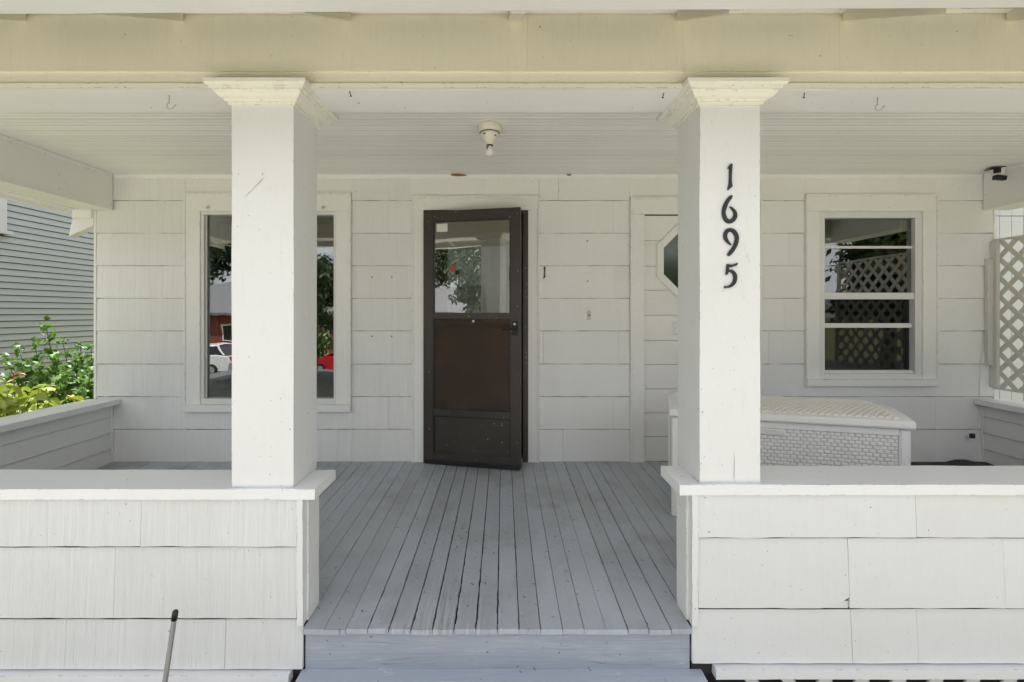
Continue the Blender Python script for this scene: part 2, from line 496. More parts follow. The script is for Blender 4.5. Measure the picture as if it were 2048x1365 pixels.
# ------------------------------------------------------------------ mesh builder
class MB:
    def __init__(self):
        self.bm = bmesh.new()

    def face(self, vs):
        return self.bm.faces.new(vs)

    def pts(self, ps):
        return [self.bm.verts.new(p) for p in ps]

    def box(self, x0, x1, y0, y1, z0, z1, bev=0.0):
        return self.hexa([(x0, y0, z0), (x1, y0, z0), (x1, y1, z0), (x0, y1, z0),
                          (x0, y0, z1), (x1, y0, z1), (x1, y1, z1), (x0, y1, z1)], bev)

    def hexa(self, p, bev=0.0):
        v = self.pts(p)
        fs = [self.face([v[i] for i in f]) for f in ((0, 3, 2, 1), (4, 5, 6, 7), (0, 1, 5, 4), (1, 2, 6, 5), (2, 3, 7, 6), (3, 0, 4, 7))]
        if bev:
            es = list({e for f in fs for e in f.edges})
            bmesh.ops.bevel(self.bm, geom=es, offset=bev, segments=1, affect='EDGES', clamp_overlap=True)
        return self

    def gridbox(self, x0, x1, y0, y1, z0, z1, n=(1, 1, 1), wob=0.0, freq=7.0, bev=0.0):
        """a box whose sides are cut into n pieces and pushed about a little, like old painted timber"""
        tmp = bmesh.new()
        vs = {}
        nx, ny, nz = n
        rb = random.random() * 50

        def vert(i, j, k):
            key = (i, j, k)
            if key not in vs:
                p = Vector((x0 + (x1 - x0) * i / nx, y0 + (y1 - y0) * j / ny, z0 + (z1 - z0) * k / nz))
                if wob:
                    d = mnoise.noise_vector(p * freq + Vector((rb, rb * 2, rb * 3)))
                    d2 = mnoise.noise_vector(p * freq * 4 + Vector((rb, rb * 2, rb * 3)))
                    p = p + d * wob + d2 * wob * 0.5
                vs[key] = tmp.verts.new(p)
            return vs[key]
        edge = []
        for i in range(nx):
            for k in range(nz):
                tmp.faces.new([vert(i, 0, k), vert(i + 1, 0, k), vert(i + 1, 0, k + 1), vert(i, 0, k + 1)])
                tmp.faces.new([vert(i + 1, ny, k), vert(i, ny, k), vert(i, ny, k + 1), vert(i + 1, ny, k + 1)])
        for j in range(ny):
            for k in range(nz):
                tmp.faces.new([vert(0, j + 1, k), vert(0, j, k), vert(0, j, k + 1), vert(0, j + 1, k + 1)])
                tmp.faces.new([vert(nx, j, k), vert(nx, j + 1, k), vert(nx, j + 1, k + 1), vert(nx, j, k + 1)])
        for i in range(nx):
            for j in range(ny):
                tmp.faces.new([vert(i, j + 1, 0), vert(i + 1, j + 1, 0), vert(i + 1, j, 0), vert(i, j, 0)])
                tmp.faces.new([vert(i, j, nz), vert(i + 1, j, nz), vert(i + 1, j + 1, nz), vert(i, j + 1, nz)])
        if bev:
            tmp.edges.index_update()
            es = [e for e in tmp.edges if len(e.link_faces) == 2 and e.calc_face_angle(0) > 0.7]
            bmesh.ops.bevel(tmp, geom=es, offset=bev, segments=2, affect='EDGES', clamp_overlap=True)
        self.merge(tmp)
        return self

    def merge(self, other):
        m = bpy.data.meshes.new("tmp")
        other.to_mesh(m)
        other.free()
        self.bm.from_mesh(m)
        bpy.data.meshes.remove(m)

    def prism(self, poly, axis, a, b):
        """poly: 2D points; axis 'x' -> (y,z), 'y' -> (x,z), 'z' -> (x,y)"""
        def P(u, v, t):
            return {'x': (t, u, v), 'y': (u, t, v), 'z': (u, v, t)}[axis]
        A = self.pts([P(u, v, a) for u, v in poly])
        B = self.pts([P(u, v, b) for u, v in poly])
        self.face(A)
        self.face(B[::-1])
        n = len(poly)
        for i in range(n):
            self.face([A[i], B[i], B[(i + 1) % n], A[(i + 1) % n]])
        return self

    def tube(self, path, radii, seg=8, cap=True):
        path = [Vector(p) for p in path]
        if isinstance(radii, (int, float)):
            radii = [radii] * len(path)
        rings = []
        up = Vector((0, 0, 1))
        for i, p in enumerate(path):
            d = (path[min(i + 1, len(path) - 1)] - path[max(i - 1, 0)]).normalized()
            a = d.cross(up)
            if a.length < 1e-3:
                a = d.cross(Vector((0, 1, 0)))
            a.normalize()
            b = d.cross(a).normalized()
            rings.append(self.pts([p + (a * math.cos(2 * math.pi * k / seg) + b * math.sin(2 * math.pi * k / seg)) * radii[i] for k in range(seg)]))
        for r0, r1 in zip(rings, rings[1:]):
            for k in range(seg):
                self.face([r0[k], r0[(k + 1) % seg], r1[(k + 1) % seg], r1[k]])
        if cap:
            self.face(rings[0][::-1])
            self.face(rings[-1])
        return self

    def lathe(self, prof, center, seg=24, axis='z'):
        rings = []
        c = Vector(center)
        for r, h in prof:
            ring = []
            for k in range(seg):
                a = 2 * math.pi * k / seg
                if axis == 'z':
                    p = Vector((r * math.cos(a), r * math.sin(a), h))
                elif axis == 'y':
                    p = Vector((r * math.cos(a), h, r * math.sin(a)))
                else:
                    p = Vector((h, r * math.cos(a), r * math.sin(a)))
                ring.append(self.bm.verts.new(c + p))
            rings.append(ring)
        for r0, r1 in zip(rings, rings[1:]):
            for k in range(seg):
                self.face([r0[k], r0[(k + 1) % seg], r1[(k + 1) % seg], r1[k]])
        self.face(rings[0][::-1])
        self.face(rings[-1])
        return self

    def mesh(self, name, mat, origin=(0, 0, 0), smooth=False):
        bmesh.ops.recalc_face_normals(self.bm, faces=self.bm.faces)
        o = Vector(origin)
        if o.length:
            bmesh.ops.translate(self.bm, verts=self.bm.verts, vec=-o)
        m = bpy.data.meshes.new(name)
        self.bm.to_mesh(m)
        self.bm.free()
        if smooth:
            for p in m.polygons:
                p.use_smooth = True
        m.materials.append(mat)
        return m


def tag(o, label=None, cat=None, group=None, kind=None):
    if label:
        o["label"] = label
    if cat:
        o["category"] = cat
    if group:
        o["group"] = group
    if kind:
        o["kind"] = kind
    return o


def thing(name, loc, label, cat, group=None, kind=None, rotz=0.0):
    o = bpy.data.objects.new(name, None)
    o.empty_display_size = 0.1
    o.location = loc
    o.rotation_euler = (0, 0, rotz)
    COL.objects.link(o)
    return tag(o, label, cat, group, kind)


def origin_of(o):
    p = Vector((0, 0, 0))
    while o is not None:
        p += Vector(o.location)
        o = o.parent
    return p


def part(name, mb, mat, parent=None, smooth=False, local=False, kind=None, label=None):
    """one mesh object; world coordinates are shifted to the parent's origin (local=True: already local)"""
    org = Vector((0, 0, 0)) if (parent is None or local) else origin_of(parent)
    o = bpy.data.objects.new(name, mb.mesh(name, mat, org, smooth))
    COL.objects.link(o)
    if parent is not None:
        o.parent = parent
    if kind:
        o["kind"] = kind
    if label:
        o["label"] = label
    return o


def single(name, mb, mat, origin, label=None, cat=None, group=None, kind=None, smooth=False):
    """a top-level thing that is one mesh, its origin at its base"""
    o = bpy.data.objects.new(name, mb.mesh(name, mat, origin, smooth))
    o.location = origin
    COL.objects.link(o)
    return tag(o, label, cat, group, kind)


WALL = 4.066
SW = F_PX / WALL            # pixels per metre on the house wall


def wx(px):
    return (px - 1007.0) / SW


def wz(py):
    return EYE + (626.0 - py) / SW


# ================================================================== GROUND, STREET
GZ = -0.60
ST = -1.9


def sheet(name, pts, mat, label, cat):
    mb = MB()
    mb.face(mb.pts(pts))
    return single(name, mb, mat, (0, 0, 0), label, cat, kind="structure")


mb = MB()
prof = [(-300, ST - 0.02), (-11.5, ST - 0.02), (-10.5, ST + 0.05), (-6.4, GZ - 0.02), (-6.0, GZ), (300, GZ)]
for (y0, z0), (y1, z1) in zip(prof, prof[1:]):
    mb.face(mb.pts([(-300, y0, z0), (300, y0, z0), (300, y1, z1), (-300, y1, z1)]))
bmesh.ops.remove_doubles(mb.bm, verts=mb.bm.verts, dist=1e-4)
single("ground", mb, M['lawn'], (0, 0, 0), "green lawn and soil around the house", "ground", kind="structure")
sheet("road", [(-200, -24.5, ST + 0.004), (200, -24.5, ST + 0.004), (200, -15.5, ST + 0.004), (-200, -15.5, ST + 0.004)], M['asphalt'],
      "grey asphalt street in front of the house", "road")
mb = MB()
mb.box(-200, 200, -14.0, -12.4, ST - 0.02, ST + 0.12)
mb.box(-200, 200, -15.5, -15.3, ST - 0.02, ST + 0.12)
single("sidewalk", mb, M['concrete'], (0, 0, 0), "pale concrete sidewalk and kerb along the street", "pavement", kind="structure")
mb = MB()
mb.box(-6.2, 6.6, -6.2, 1.30, GZ - 0.1, GZ + 0.025, 0.01)
single("bounce_forecourt", mb, M['gravel'], (0, 0, GZ), "added pale gravel forecourt bouncing light up to the porch", "path", kind="structure")  # unseen forecourt, added as a bounce surface for porch and ceiling

# ================================================================== HOUSE WALL
XL, XR = wx(192), wx(1987)          # ends of the house wall
CEIL = wz(350)
house_wall = thing("house_wall", (0, WALL, 0), "white shingled house wall at the back of the porch", "wall")

# openings (x0,x1,z0,z1) in the sheathing
OPEN = {
    'picture': (wx(404), wx(675), wz(808), wz(424)),
    'door': (wx(848), wx(1056), 0.0, wz(422)),
    'panel': (wx(1287), wx(1491), 0.0, wz(430)),
    'sash': (wx(1634), wx(1840), wz(758), wz(424)),
}
TOPZ = 3.6
mb = MB()
xs = [XL]
for k_ in ('picture', 'door', 'panel', 'sash'):
    x0, x1, z0, z1 = OPEN[k_]
    mb.box(xs[-1], x0, WALL, WALL + 0.13, GZ - 0.2, TOPZ)
    mb.box(x0, x1, WALL, WALL + 0.13, z1, TOPZ)
    mb.box(x0, x1, WALL, WALL + 0.13, GZ - 0.2, z0)
    xs.append(x1)
mb.box(xs[-1], XR, WALL, WALL + 0.13, GZ - 0.2, TOPZ)
mb.box(XL, XL + 0.13, WALL + 0.13, 11.0, GZ - 0.2, TOPZ)
mb.box(XR - 0.13, XR, WALL + 0.13, 11.0, GZ - 0.2, TOPZ)
mb.box(XL + 0.13, XR - 0.13, 10.87, 11.0, GZ - 0.2, TOPZ)
part("sheathing", mb, M['felt'], house_wall)

COURSES = [923, 858, 793, 728, 662, 597, 532, 467, 402, 336]


def lap_panel(x0, x1, zb, zt, cb, ct, yface, mat, parent, t0=0.004, t1=0.012, gap=None, wob=0.0012, broken=None, slot=0.0020):
    """one shingle: thin at its head, proud at its butt, the butt a little ragged"""
    mb = MB()
    h = max(ct - cb, 1e-4)
    if gap is None:
        gap = random.choice((0.0002, 0.0003, 0.0005, 0.0011))
    if abs(zt - ct) < 1e-4:
        zt -= (slot + t1 * max(0.0, EYE - zt) / yface) * random.uniform(0.85, 1.08)

    def y(z):
        return yface - (t0 + (t1 - t0) * min(1.0, max(0.0, (ct - z) / h)))
    xa, xb = x0 + gap, x1 - gap
    tilt = random.uniform(-1, 1) * 0.0012
    n = max(2, int((xb - xa) / 0.06))
    low, lowb, up = [], [], []
    for i in range(n + 1):
        x = xa + (xb - xa) * i / n
        dz = random.uniform(-wob, wob) + tilt * (i / n - 0.5) * 2 + 0.0008
        if broken and broken[0] < x < broken[1]:
            dz += broken[2] * (x - broken[0]) / (broken[1] - broken[0])
        dy = random.uniform(-0.0006, 0.0006)
        low.append(mb.bm.verts.new((x, y(zb) + dy, zb + dz)))
        lowb.append(mb.bm.verts.new((x, yface + 0.002, zb + dz)))
        up.append(mb.bm.verts.new((x, y(zt) + dy, zt + random.uniform(-0.0009, 0.0009))))
    for i in range(n):
        mb.face([low[i], low[i + 1], up[i + 1], up[i]])
        mb.face([lowb[i], lowb[i + 1], low[i + 1], low[i]])
    sa = mb.pts([(xa, yface + 0.002, zt)])[0]
    sb = mb.pts([(xb, yface + 0.002, zt)])[0]
    mb.face([lowb[0], low[0], up[0], sa])
    mb.face([low[-1], lowb[-1], sb, up[-1]])
    return part("shingle", mb, mat, parent)


def fill_wall(xa, xb, za, zb, mat):
    for r, (pb, pt) in enumerate(zip(COURSES, COURSES[1:])):
        cb, ct = wz(pb), wz(pt)
        lo, hi = max(cb, za), min(ct, zb)
        if hi - lo < 0.01:
            continue
        off = (27 if r % 2 else 67) + (9 if r % 3 == 0 else 0)
        cuts = [xa] + [c for c in (wx(off + 150 * k) for k in range(0, 15)) if xa + 0.03 < c < xb - 0.03] + [xb]
        for c0, c1 in zip(cuts, cuts[1:]):
            lap_panel(c0, c1, lo, hi, cb, ct, WALL - 0.001, mat, house_wall)


cb_, sm_ = M['shingle_combed'], M['shingle_smooth']
T_ROW = wz(352)
fill_wall(XL + 0.012, wx(372.6), 0.0, T_ROW, cb_)
fill_wall(wx(372.6), wx(704.4), 0.0, wz(822), cb_)
fill_wall(wx(372.6), wx(704.4), wz(387), T_ROW, sm_)
fill_wall(wx(704.4), wx(824.6), 0.0, T_ROW, cb_)
fill_wall(wx(824.6), wx(1078.4), wz(393), T_ROW, sm_)
fill_wall(wx(1078.4), wx(1258.6), 0.0, T_ROW, sm_)
fill_wall(wx(1258.6), wx(1519.4), wz(395), T_ROW, sm_)
fill_wall(wx(1519.4), wx(1607.6), 0.0, T_ROW, sm_)
fill_wall(wx(1607.6), wx(1869.4), 0.0, wz(771), sm_)
fill_wall(wx(1607.6), wx(1869.4), wz(390), T_ROW, sm_)
fill_wall(wx(1869.4), XR - 0.012, 0.0, T_ROW, sm_)

part("corner_board", MB().gridbox(XL - 0.006, XL + 0.012, WALL - 0.016, WALL + 0.09, GZ, CEIL - 0.3, (1, 1, 30), 0.0015), M['trim'], house_wall)
part("corner_board", MB().gridbox(XR - 0.012, XR + 0.006, WALL - 0.016, WALL + 0.09, GZ, CEIL - 0.3, (1, 1, 30), 0.0015), M['trim'], house_wall)
# narrow moulding where the wall meets the ceiling
mb = MB()
mb.prism([(WALL - 0.030, CEIL - 0.001), (WALL - 0.001, CEIL - 0.001), (WALL - 0.001, CEIL - 0.034), (WALL - 0.013, CEIL - 0.032), (WALL - 0.018, CEIL - 0.018)], 'x', -3.185, 3.91)
part("ceiling_moulding", mb, M['trim'], house_wall)
for (px, w, h) in ((917, 34, 5), (1137, 11, 3)):
    mb = MB()
    n_ = 14
    ring = []
    for i in range(n_):
        a = 2 * math.pi * i / n_
        rr = random.uniform(0.75, 1.1)
        ring.append((wx(px) + math.cos(a) * w / SW / 2 * rr, WALL - 0.0335, CEIL - 0.010 + math.sin(a) * h / SW / 2 * rr))
    mb.face(mb.pts(ring))
    mb.face(mb.pts([(x, y + 0.004, z) for x, y, z in ring])[::-1])
    part("bare_patch", mb, M['barewood'], house_wall, label="brown bare wood where the paint has flaked off")

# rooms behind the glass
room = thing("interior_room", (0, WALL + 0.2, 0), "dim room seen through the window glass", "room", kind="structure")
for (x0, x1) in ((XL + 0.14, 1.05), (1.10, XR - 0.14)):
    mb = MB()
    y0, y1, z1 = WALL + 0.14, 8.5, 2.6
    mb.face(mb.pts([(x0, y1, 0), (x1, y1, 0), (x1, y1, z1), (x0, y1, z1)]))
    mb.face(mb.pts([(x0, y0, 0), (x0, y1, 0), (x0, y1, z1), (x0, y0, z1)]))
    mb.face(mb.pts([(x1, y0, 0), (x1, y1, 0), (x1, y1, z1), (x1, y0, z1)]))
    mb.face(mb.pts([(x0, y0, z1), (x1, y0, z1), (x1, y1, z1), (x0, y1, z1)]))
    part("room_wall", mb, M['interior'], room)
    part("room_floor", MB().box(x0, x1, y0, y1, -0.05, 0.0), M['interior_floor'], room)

# ================================================================== PICTURE WINDOW
TF = WALL - 0.032       # front of window and door trim


def casing(parent, x0, x1, z0, z1, ix0, ix1, iz0, iz1, sill=None, jambs_to_floor=False):
    """flat casing boards with a raised back band, head, jambs and (if given) a sill board"""
    bw = 0.016
    head = part("head_casing", MB().gridbox(x0, x1, TF, WALL, iz1, z1, (12, 1, 1), 0.0008, bev=0.002), M['trim'], parent)
    part("back_band", MB().gridbox(x0 - 0.010, x1 + 0.010, TF - 0.010, WALL - 0.002, z1, z1 + bw, (12, 1, 1), 0.0008, bev=0.002), M['trim'], head)
    for sx in (0, 1):
        a, b = ((x0, ix0), (ix1, x1))[sx]
        j = part("side_casing", MB().gridbox(a, b, TF, WALL, z0, iz1 - 0.0015, (1, 1, 16), 0.0008, bev=0.002), M['trim'], parent)
        o0, o1 = ((x0 - 0.012, x0), (x1, x1 + 0.012))[sx]
        part("back_band", MB().gridbox(o0, o1, TF - 0.010, WALL - 0.002, z0, z1, (1, 1, 16), 0.0008, bev=0.002), M['trim'], j)
    if sill:
        part("sill", MB().gridbox(x0 - 0.012, x1 + 0.012, TF - 0.022, WALL, sill, z0 - 0.001, (14, 1, 1), 0.0010, bev=0.003), M['trim'], parent)


w1 = thing("picture_window", (wx(539), WALL, wz(822)), "wide white picture window half hidden by the left porch column", "window")
x0, x1, z0, z1 = OPEN['picture']
casing(w1, wx(376), wx(701), z0, wz(392), x0, x1, z0, z1, sill=wz(822))
fr = 0.026
for nm, (a, b, c, d) in {"frame_a": (x0, x1, z1 - fr, z1), "frame_b": (x0, x1, z0, z0 + 0.045), "frame_c": (x0, x0 + fr, z0 + 0.045, z1 - fr),
                         "frame_d": (x1 - fr, x1, z0 + 0.045, z1 - fr)}.items():
    part("window_frame", MB().box(a, b, WALL - 0.018, WALL + 0.06, c, d, 0.002), M['alu_white'], w1)
part("pane", MB().box(x0 + fr, x1 - fr, WALL + 0.024, WALL + 0.029, z0 + 0.045, z1 - fr), M['glass'], w1)
part("stop_bead", MB().box(x0 + fr, x0 + fr + 0.008, WALL + 0.010, WALL + 0.022, z0 + 0.05, z1 - fr, 0.001), M['alu_white'], w1)
part("stop_bead", MB().box(x1 - fr - 0.008, x1 - fr, WALL + 0.010, WALL + 0.022, z0 + 0.05, z1 - fr, 0.001), M['alu_white'], w1)
part("inner_stool", MB().box(x0, x1, WALL + 0.08, WALL + 0.30, z0 + 0.02, z0 + 0.075, 0.004), M['brownwood'], w1)
part("inner_frame", MB().box(x0 + 0.03, x0 + 0.085, WALL + 0.07, WALL + 0.12, z0 + 0.08, z1 - 0.03), M['dark'], w1)
part("inner_frame", MB().box(x0 + 0.085, x1 - 0.03, WALL + 0.07, WALL + 0.12, z1 - 0.075, z1 - 0.03), M['dark'], w1)
for px in (421, 650):
    part("storm_clip", MB().lathe([(0.011, 0), (0.011, -0.012), (0.006, -0.016)], (wx(px), TF, wz(417)), 10, 'y'), M['steel'], w1, smooth=True)

# ================================================================== SASH WINDOW
w2 = thing("sash_window", (wx(1738), WALL, wz(771)), "white double hung sash window above the wicker box", "window")
x0, x1, z0, z1 = OPEN['sash']
casing(w2, wx(1611), wx(1866), z0, wz(395), x0, x1, z0, z1, sill=wz(771))
gx0, gx1 = wx(1647), wx(1827)
part("window_frame", MB().box(x0, x1, WALL - 0.018, WALL + 0.07, wz(437), z1, 0.002), M['alu_white'], w2)
part("window_frame", MB().box(x0, x1, WALL - 0.024, WALL + 0.07, z0, wz(748), 0.002), M['alu_white'], w2)
part("window_frame", MB().box(x0, gx0, WALL - 0.018, WALL + 0.07, wz(748), wz(437), 0.002), M['alu_white'], w2)
part("window_frame", MB().box(gx1, x1, WALL - 0.018, WALL + 0.07, wz(748), wz(437), 0.002), M['alu_white'], w2)
part("meeting_rail", MB().box(gx0, gx1, WALL - 0.004, WALL + 0.05, wz(599), wz(586), 0.002), M['alu_white'], w2)
part("muntin", MB().box(gx0, gx1, WALL + 0.012, WALL + 0.040, wz(497), wz(492), 0.001), M['alu_white'], w2)
part("lower_bar", MB().box(gx0 + 0.012, gx1 - 0.012, WALL + 0.004, WALL + 0.040, wz(656), wz(647), 0.001), M['alu_white'], w2)
part("bottom_rail", MB().box(gx0 + 0.002, gx1 - 0.002, WALL + 0.0, WALL + 0.04, wz(748) + 0.001, wz(741), 0.002), M['alu_white'], w2)
part("upper_pane", MB().box(gx0, gx1, WALL + 0.024, WALL + 0.028, wz(586), wz(437)), mat_glass("sash_glass", 0.08), w2)
part("lower_pane", MB().box(gx0, gx1, WALL + 0.044, WALL + 0.048, wz(741), wz(599)), mat_glass("screened_glass", 0.0, (0.4, 0.4, 0.4), 0.03), w2)
part("inner_jamb", MB().box(gx1 - 0.05, gx1 - 0.035, WALL + 0.08, WALL + 0.12, wz(741), wz(437)), M['brownwood'], w2)

# ================================================================== DOORWAY WITH BROWN DOOR
x0, x1, z0, z1 = OPEN['door']
dw = thing("door_frame", (wx(951), WALL, 0), "white casing and dark jamb around the brown storm door", "door frame")
casing(dw, wx(828), wx(1075), 0.0, wz(398), x0, x1, 0.0, z1)
part("jamb", MB().box(x0, x0 + 0.020, WALL - 0.030, WALL + 0.09, 0.0, z1, 0.001), M['bronze'], dw)
part("jamb", MB().box(x1 - 0.042, x1, WALL - 0.030, WALL + 0.09, 0.0, z1, 0.001), M['bronze'], dw)
part("jamb", MB().box(x0 + 0.020, x1 - 0.042, WALL - 0.028, WALL + 0.09, z1 - 0.022, z1, 0.001), M['bronze'], dw)
part("threshold", MB().box(x0 + 0.02, x1 - 0.042, WALL - 0.02, WALL + 0.13, 0.0, 0.022, 0.003), M['steel'], dw)

md = thing("front_door", (x0, WALL + 0.1, 0), "reddish brown wooden front door with glass light behind the storm door", "door")
dx0, dx1, dz1 = x0 + 0.022, x1 - 0.044, z1 - 0.024
lx0, lx1, lz0, lz1 = wx(892), wx(1012), 1.14, wz(472)
yy = WALL + 0.092
part("stile", MB().box(dx0, lx0, yy, yy + 0.04, 0.024, dz1, 0.002), M['brownwood'], md)
part("stile", MB().box(lx1, dx1, yy, yy + 0.04, 0.024, dz1, 0.002), M['brownwood'], md)
part("rail", MB().box(lx0, lx1, yy, yy + 0.04, lz1, dz1, 0.002), M['brownwood'], md)
part("panel", MB().box(lx0, lx1, yy + 0.006, yy + 0.036, 0.024, lz0, 0.002), M['brownwood'], md)
part("pane", MB().box(lx0, lx1, yy + 0.018, yy + 0.022, lz0, lz1), M['glass_upper'], md)
mb = MB()
part("curtain_rail", mb.box(lx0, lx1, yy + 0.05, yy + 0.06, lz1 - 0.05, lz1 + 0.02, 0.002), M['trim'], md)

# ================================================================== STORM DOOR (ajar, hinged on the left)
hx, hy = x0 + 0.018, WALL - 0.033
sd = thing("storm_door", (hx, hy, 0.0), "dark bronze storm door standing ajar with glass above and brown screen below", "door", rotz=R(-13.2))
W_, T_ = 0.792, 0.032
zb0, zt0 = 0.012, wz(427)
ZG0, ZG1 = 1.217, wz(447)
ZS0, ZS1 = 0.445, 1.168
ZK0, ZK1 = 0.094, 0.393
stl = 0.077
B = M['bronze']


def sdp(name, a, b, c, d, mat, y0=-T_, y1=0.0, bev=0.002, **kw):
    return part(name, MB().box(a, b, y0, y1, c, d, bev), mat, sd, local=True, **kw)


sdp("stile", 0, stl, zb0, zt0, B)
sdp("stile", W_ - stl, W_, zb0, zt0, B)
sdp("rail", stl, W_ - stl, ZG1, zt0, B)
sdp("rail", stl, W_ - stl, ZS1, ZG0, B, y0=-T_ - 0.002)
sdp("rail", stl, W_ - stl, ZK1, ZS0, B)
sdp("rail", stl, W_ - stl, zb0, ZK0, B)
kp = sdp("kick_panel", stl, W_ - stl, ZK0, ZK1, B, y0=-T_ + 0.011, y1=-0.008, bev=0.0)
g_ = sdp("pane", stl, W_ - stl, ZG0, ZG1, M['glass_upper'], y0=-T_ + 0.012, y1=-T_ + 0.016, bev=0.0)
sdp("screen", stl, W_ - stl, ZS0, ZS1, M['screen'], y0=-T_ + 0.010, y1=-T_ + 0.011, bev=0.0)
sdp("sash_bar", stl, W_ - stl, 1.095, 1.128, B, y0=-T_ + 0.014, y1=-0.004, bev=0.001)
for (a, b, c, d) in ((stl, stl + 0.010, ZG0, ZG1), (W_ - stl - 0.010, W_ - stl, ZG0, ZG1), (stl + 0.010, W_ - stl - 0.010, ZG1 - 0.010, ZG1),
                     (stl, stl + 0.008, ZS0, ZS1), (W_ - stl - 0.008, W_ - stl, ZS0, ZS1),
                     (stl, W_ - stl, ZK1 - 0.010, ZK1), (stl, stl + 0.010, ZK0, ZK1 - 0.010), (W_ - stl - 0.010, W_ - stl, ZK0, ZK1 - 0.010)):
    sdp("gasket", a, b, c, d, M['rubber'], y0=-T_ + 0.004, y1=-T_ + 0.0115, bev=0.0)
sdp("sweep", 0.004, W_ - 0.004, 0.004, 0.040, M['rubber'], y0=-T_ - 0.006, y1=-T_ - 0.0005, bev=0.001)
sdp("sticker", 0.103, 0.195, ZG1 - 0.085, ZG1 - 0.020, M['paper'], y0=-T_ + 0.0105, y1=-T_ + 0.0118, bev=0.0)
mb = MB()
mb.lathe([(0.026, 0), (0.026, -0.001)], (0.238, -T_ + 0.0118, 1.573), 16, 'y')
part("round_sticker", mb, M['redpaper'], sd, local=True)
mb = MB()
mb.lathe([(0.010, 0), (0.007, -0.006)], (0.415, -T_ - 0.003, 1.150), 10, 'y')
part("latch_knob", mb, M['alu_white'], sd, local=True)
plate = sdp("handle_plate", W_ - 0.064, W_ - 0.022, 1.045, 1.150, M['nail'], y0=-T_ - 0.012, y1=-T_, bev=0.004)
mb = MB()
mb.tube([(W_ - 0.043, -T_ - 0.012, 1.095), (W_ - 0.043, -T_ - 0.045, 1.095), (W_ - 0.060, -T_ - 0.055, 1.097), (W_ - 0.10, -T_ - 0.055, 1.088),
         (W_ - 0.13, -T_ - 0.053, 1.086), (W_ - 0.145, -T_ - 0.050, 1.097)], [0.011, 0.010, 0.009, 0.007, 0.006, 0.005], 10)
part("handle", mb, M['nail'], sd, smooth=True, local=True)
mb = MB()
mb.lathe([(0.009, 0), (0.009, -0.006), (0.004, -0.007)], (W_ - 0.043, -T_ - 0.012, 1.13), 12, 'y')
part("lock", mb, M['steel'], sd, local=True)
for hz in (0.25, 1.0, 1.85):
    mb = MB()
    mb.lathe([(0.007, -0.035), (0.007, 0.035)], (0.0, -0.008, hz), 10)
    part("hinge", mb, M['nail'], sd, local=True)

# ================================================================== WHITE DOOR WITH OCTAGON WINDOW
x0, x1, z0, z1 = OPEN['panel']
pd = thing("panel_door", (wx(1389), WALL, 0), "white boarded door with octagon window behind the right porch column", "door")
casing(pd, wx(1262), wx(1516), 0.0, wz(400), x0, x1, 0.0, z1)
cx, cz = wx(1389), wz(523)
AP = 78 / SW               # octagon half width over the frame
oct_ = [(math.cos(R(22.5 + 45 * i)), math.sin(R(22.5 + 45 * i))) for i in range(8)]
RO = AP / math.cos(R(22.5))
RI = RO - 16 / SW


lines = [923, 873, 826, 778, 729, 681, 631, 581, 533, 482, 432]
OCTR = [(cx + u * (RO - 0.01), cz + v * (RO - 0.01)) for u, v in oct_]


def clip_board(xa, xb, za, zb):
    """board rectangle minus the octagon, as up to two convex pieces left and right of it"""
    def half(z):
        d = abs(z - cz)
        a = AP - 0.01
        if d >= a:
            return 0.0
        s = a * math.tan(R(22.5))
        return a if d <= s else a - (d - s)
    zs = [za, zb]
    for q in (cz - AP + 0.01, cz + AP - 0.01, cz - (AP - 0.01) * math.tan(R(22.5)), cz + (AP - 0.01) * math.tan(R(22.5))):
        if za < q < zb:
            zs.append(q)
    zs.sort()
    if max(half(z) for z in zs) == 0:
        return [[(xa, za), (xb, za), (xb, zb), (xa, zb)]]
    L = [(xa, za)] + [(cx - half(z), z) for z in zs] + [(xa, zb)]
    Rr = [(cx + half(z), z) for z in zs] + [(xb, zb), (xb, za)]
    Rr = [(xb, za), (xb, zb)] + [(cx + half(z), z) for z in reversed(zs)]
    return [L, Rr]


for pb, pt in zip(lines, lines[1:]):
    za, zb = wz(pb) + 0.0025, wz(pt) - 0.0025
    for poly in clip_board(x0 + 0.004, x1 - 0.004, za, zb):
        mb = MB()
        mb.prism(poly, 'y', WALL - 0.004, WALL + 0.03)
        part("board", mb, M['panel_door'], pd)
    # little bead in each joint
    for poly in clip_board(x0 + 0.004, x1 - 0.004, zb + 0.0016, zb + 0.0036):
        mb = MB()
        mb.prism(poly, 'y', WALL + 0.004, WALL + 0.03)
        part("bead", mb, M['panel_door'], pd)
mb = MB()
for i in range(8):
    a, b = oct_[i], oct_[(i + 1) % 8]
    q = lambda p, r, y: (cx + p[0] * r, y, cz + p[1] * r)
    rm = (RO + RI) / 2
    o0, o1, m0, m1, i0, i1 = (mb.pts([q(a, RO, WALL - 0.004), q(b, RO, WALL - 0.004), q(a, RO - 0.008, WALL - 0.030), q(b, RO - 0.008, WALL - 0.030),
                                      q(a, RI, WALL - 0.022), q(b, RI, WALL - 0.022)]))
    k0, k1 = mb.pts([q(a, RI, WALL + 0.03), q(b, RI, WALL + 0.03)])
    mb.face([o0, o1, m1, m0])
    mb.face([m0, m1, i1, i0])
    mb.face([i0, i1, k1, k0])
bmesh.ops.remove_doubles(mb.bm, verts=mb.bm.verts, dist=1e-5)
part("octagon_frame", mb, M['trim'], pd)
mb = MB()
mb.prism([(cx + u * RI, cz + v * RI) for u, v in oct_], 'y', WALL + 0.004, WALL + 0.008)
part("octagon_pane", mb, mat_glass("octagon_glass", 0.16, (0.6, 0.62, 0.6), 0.12), pd)
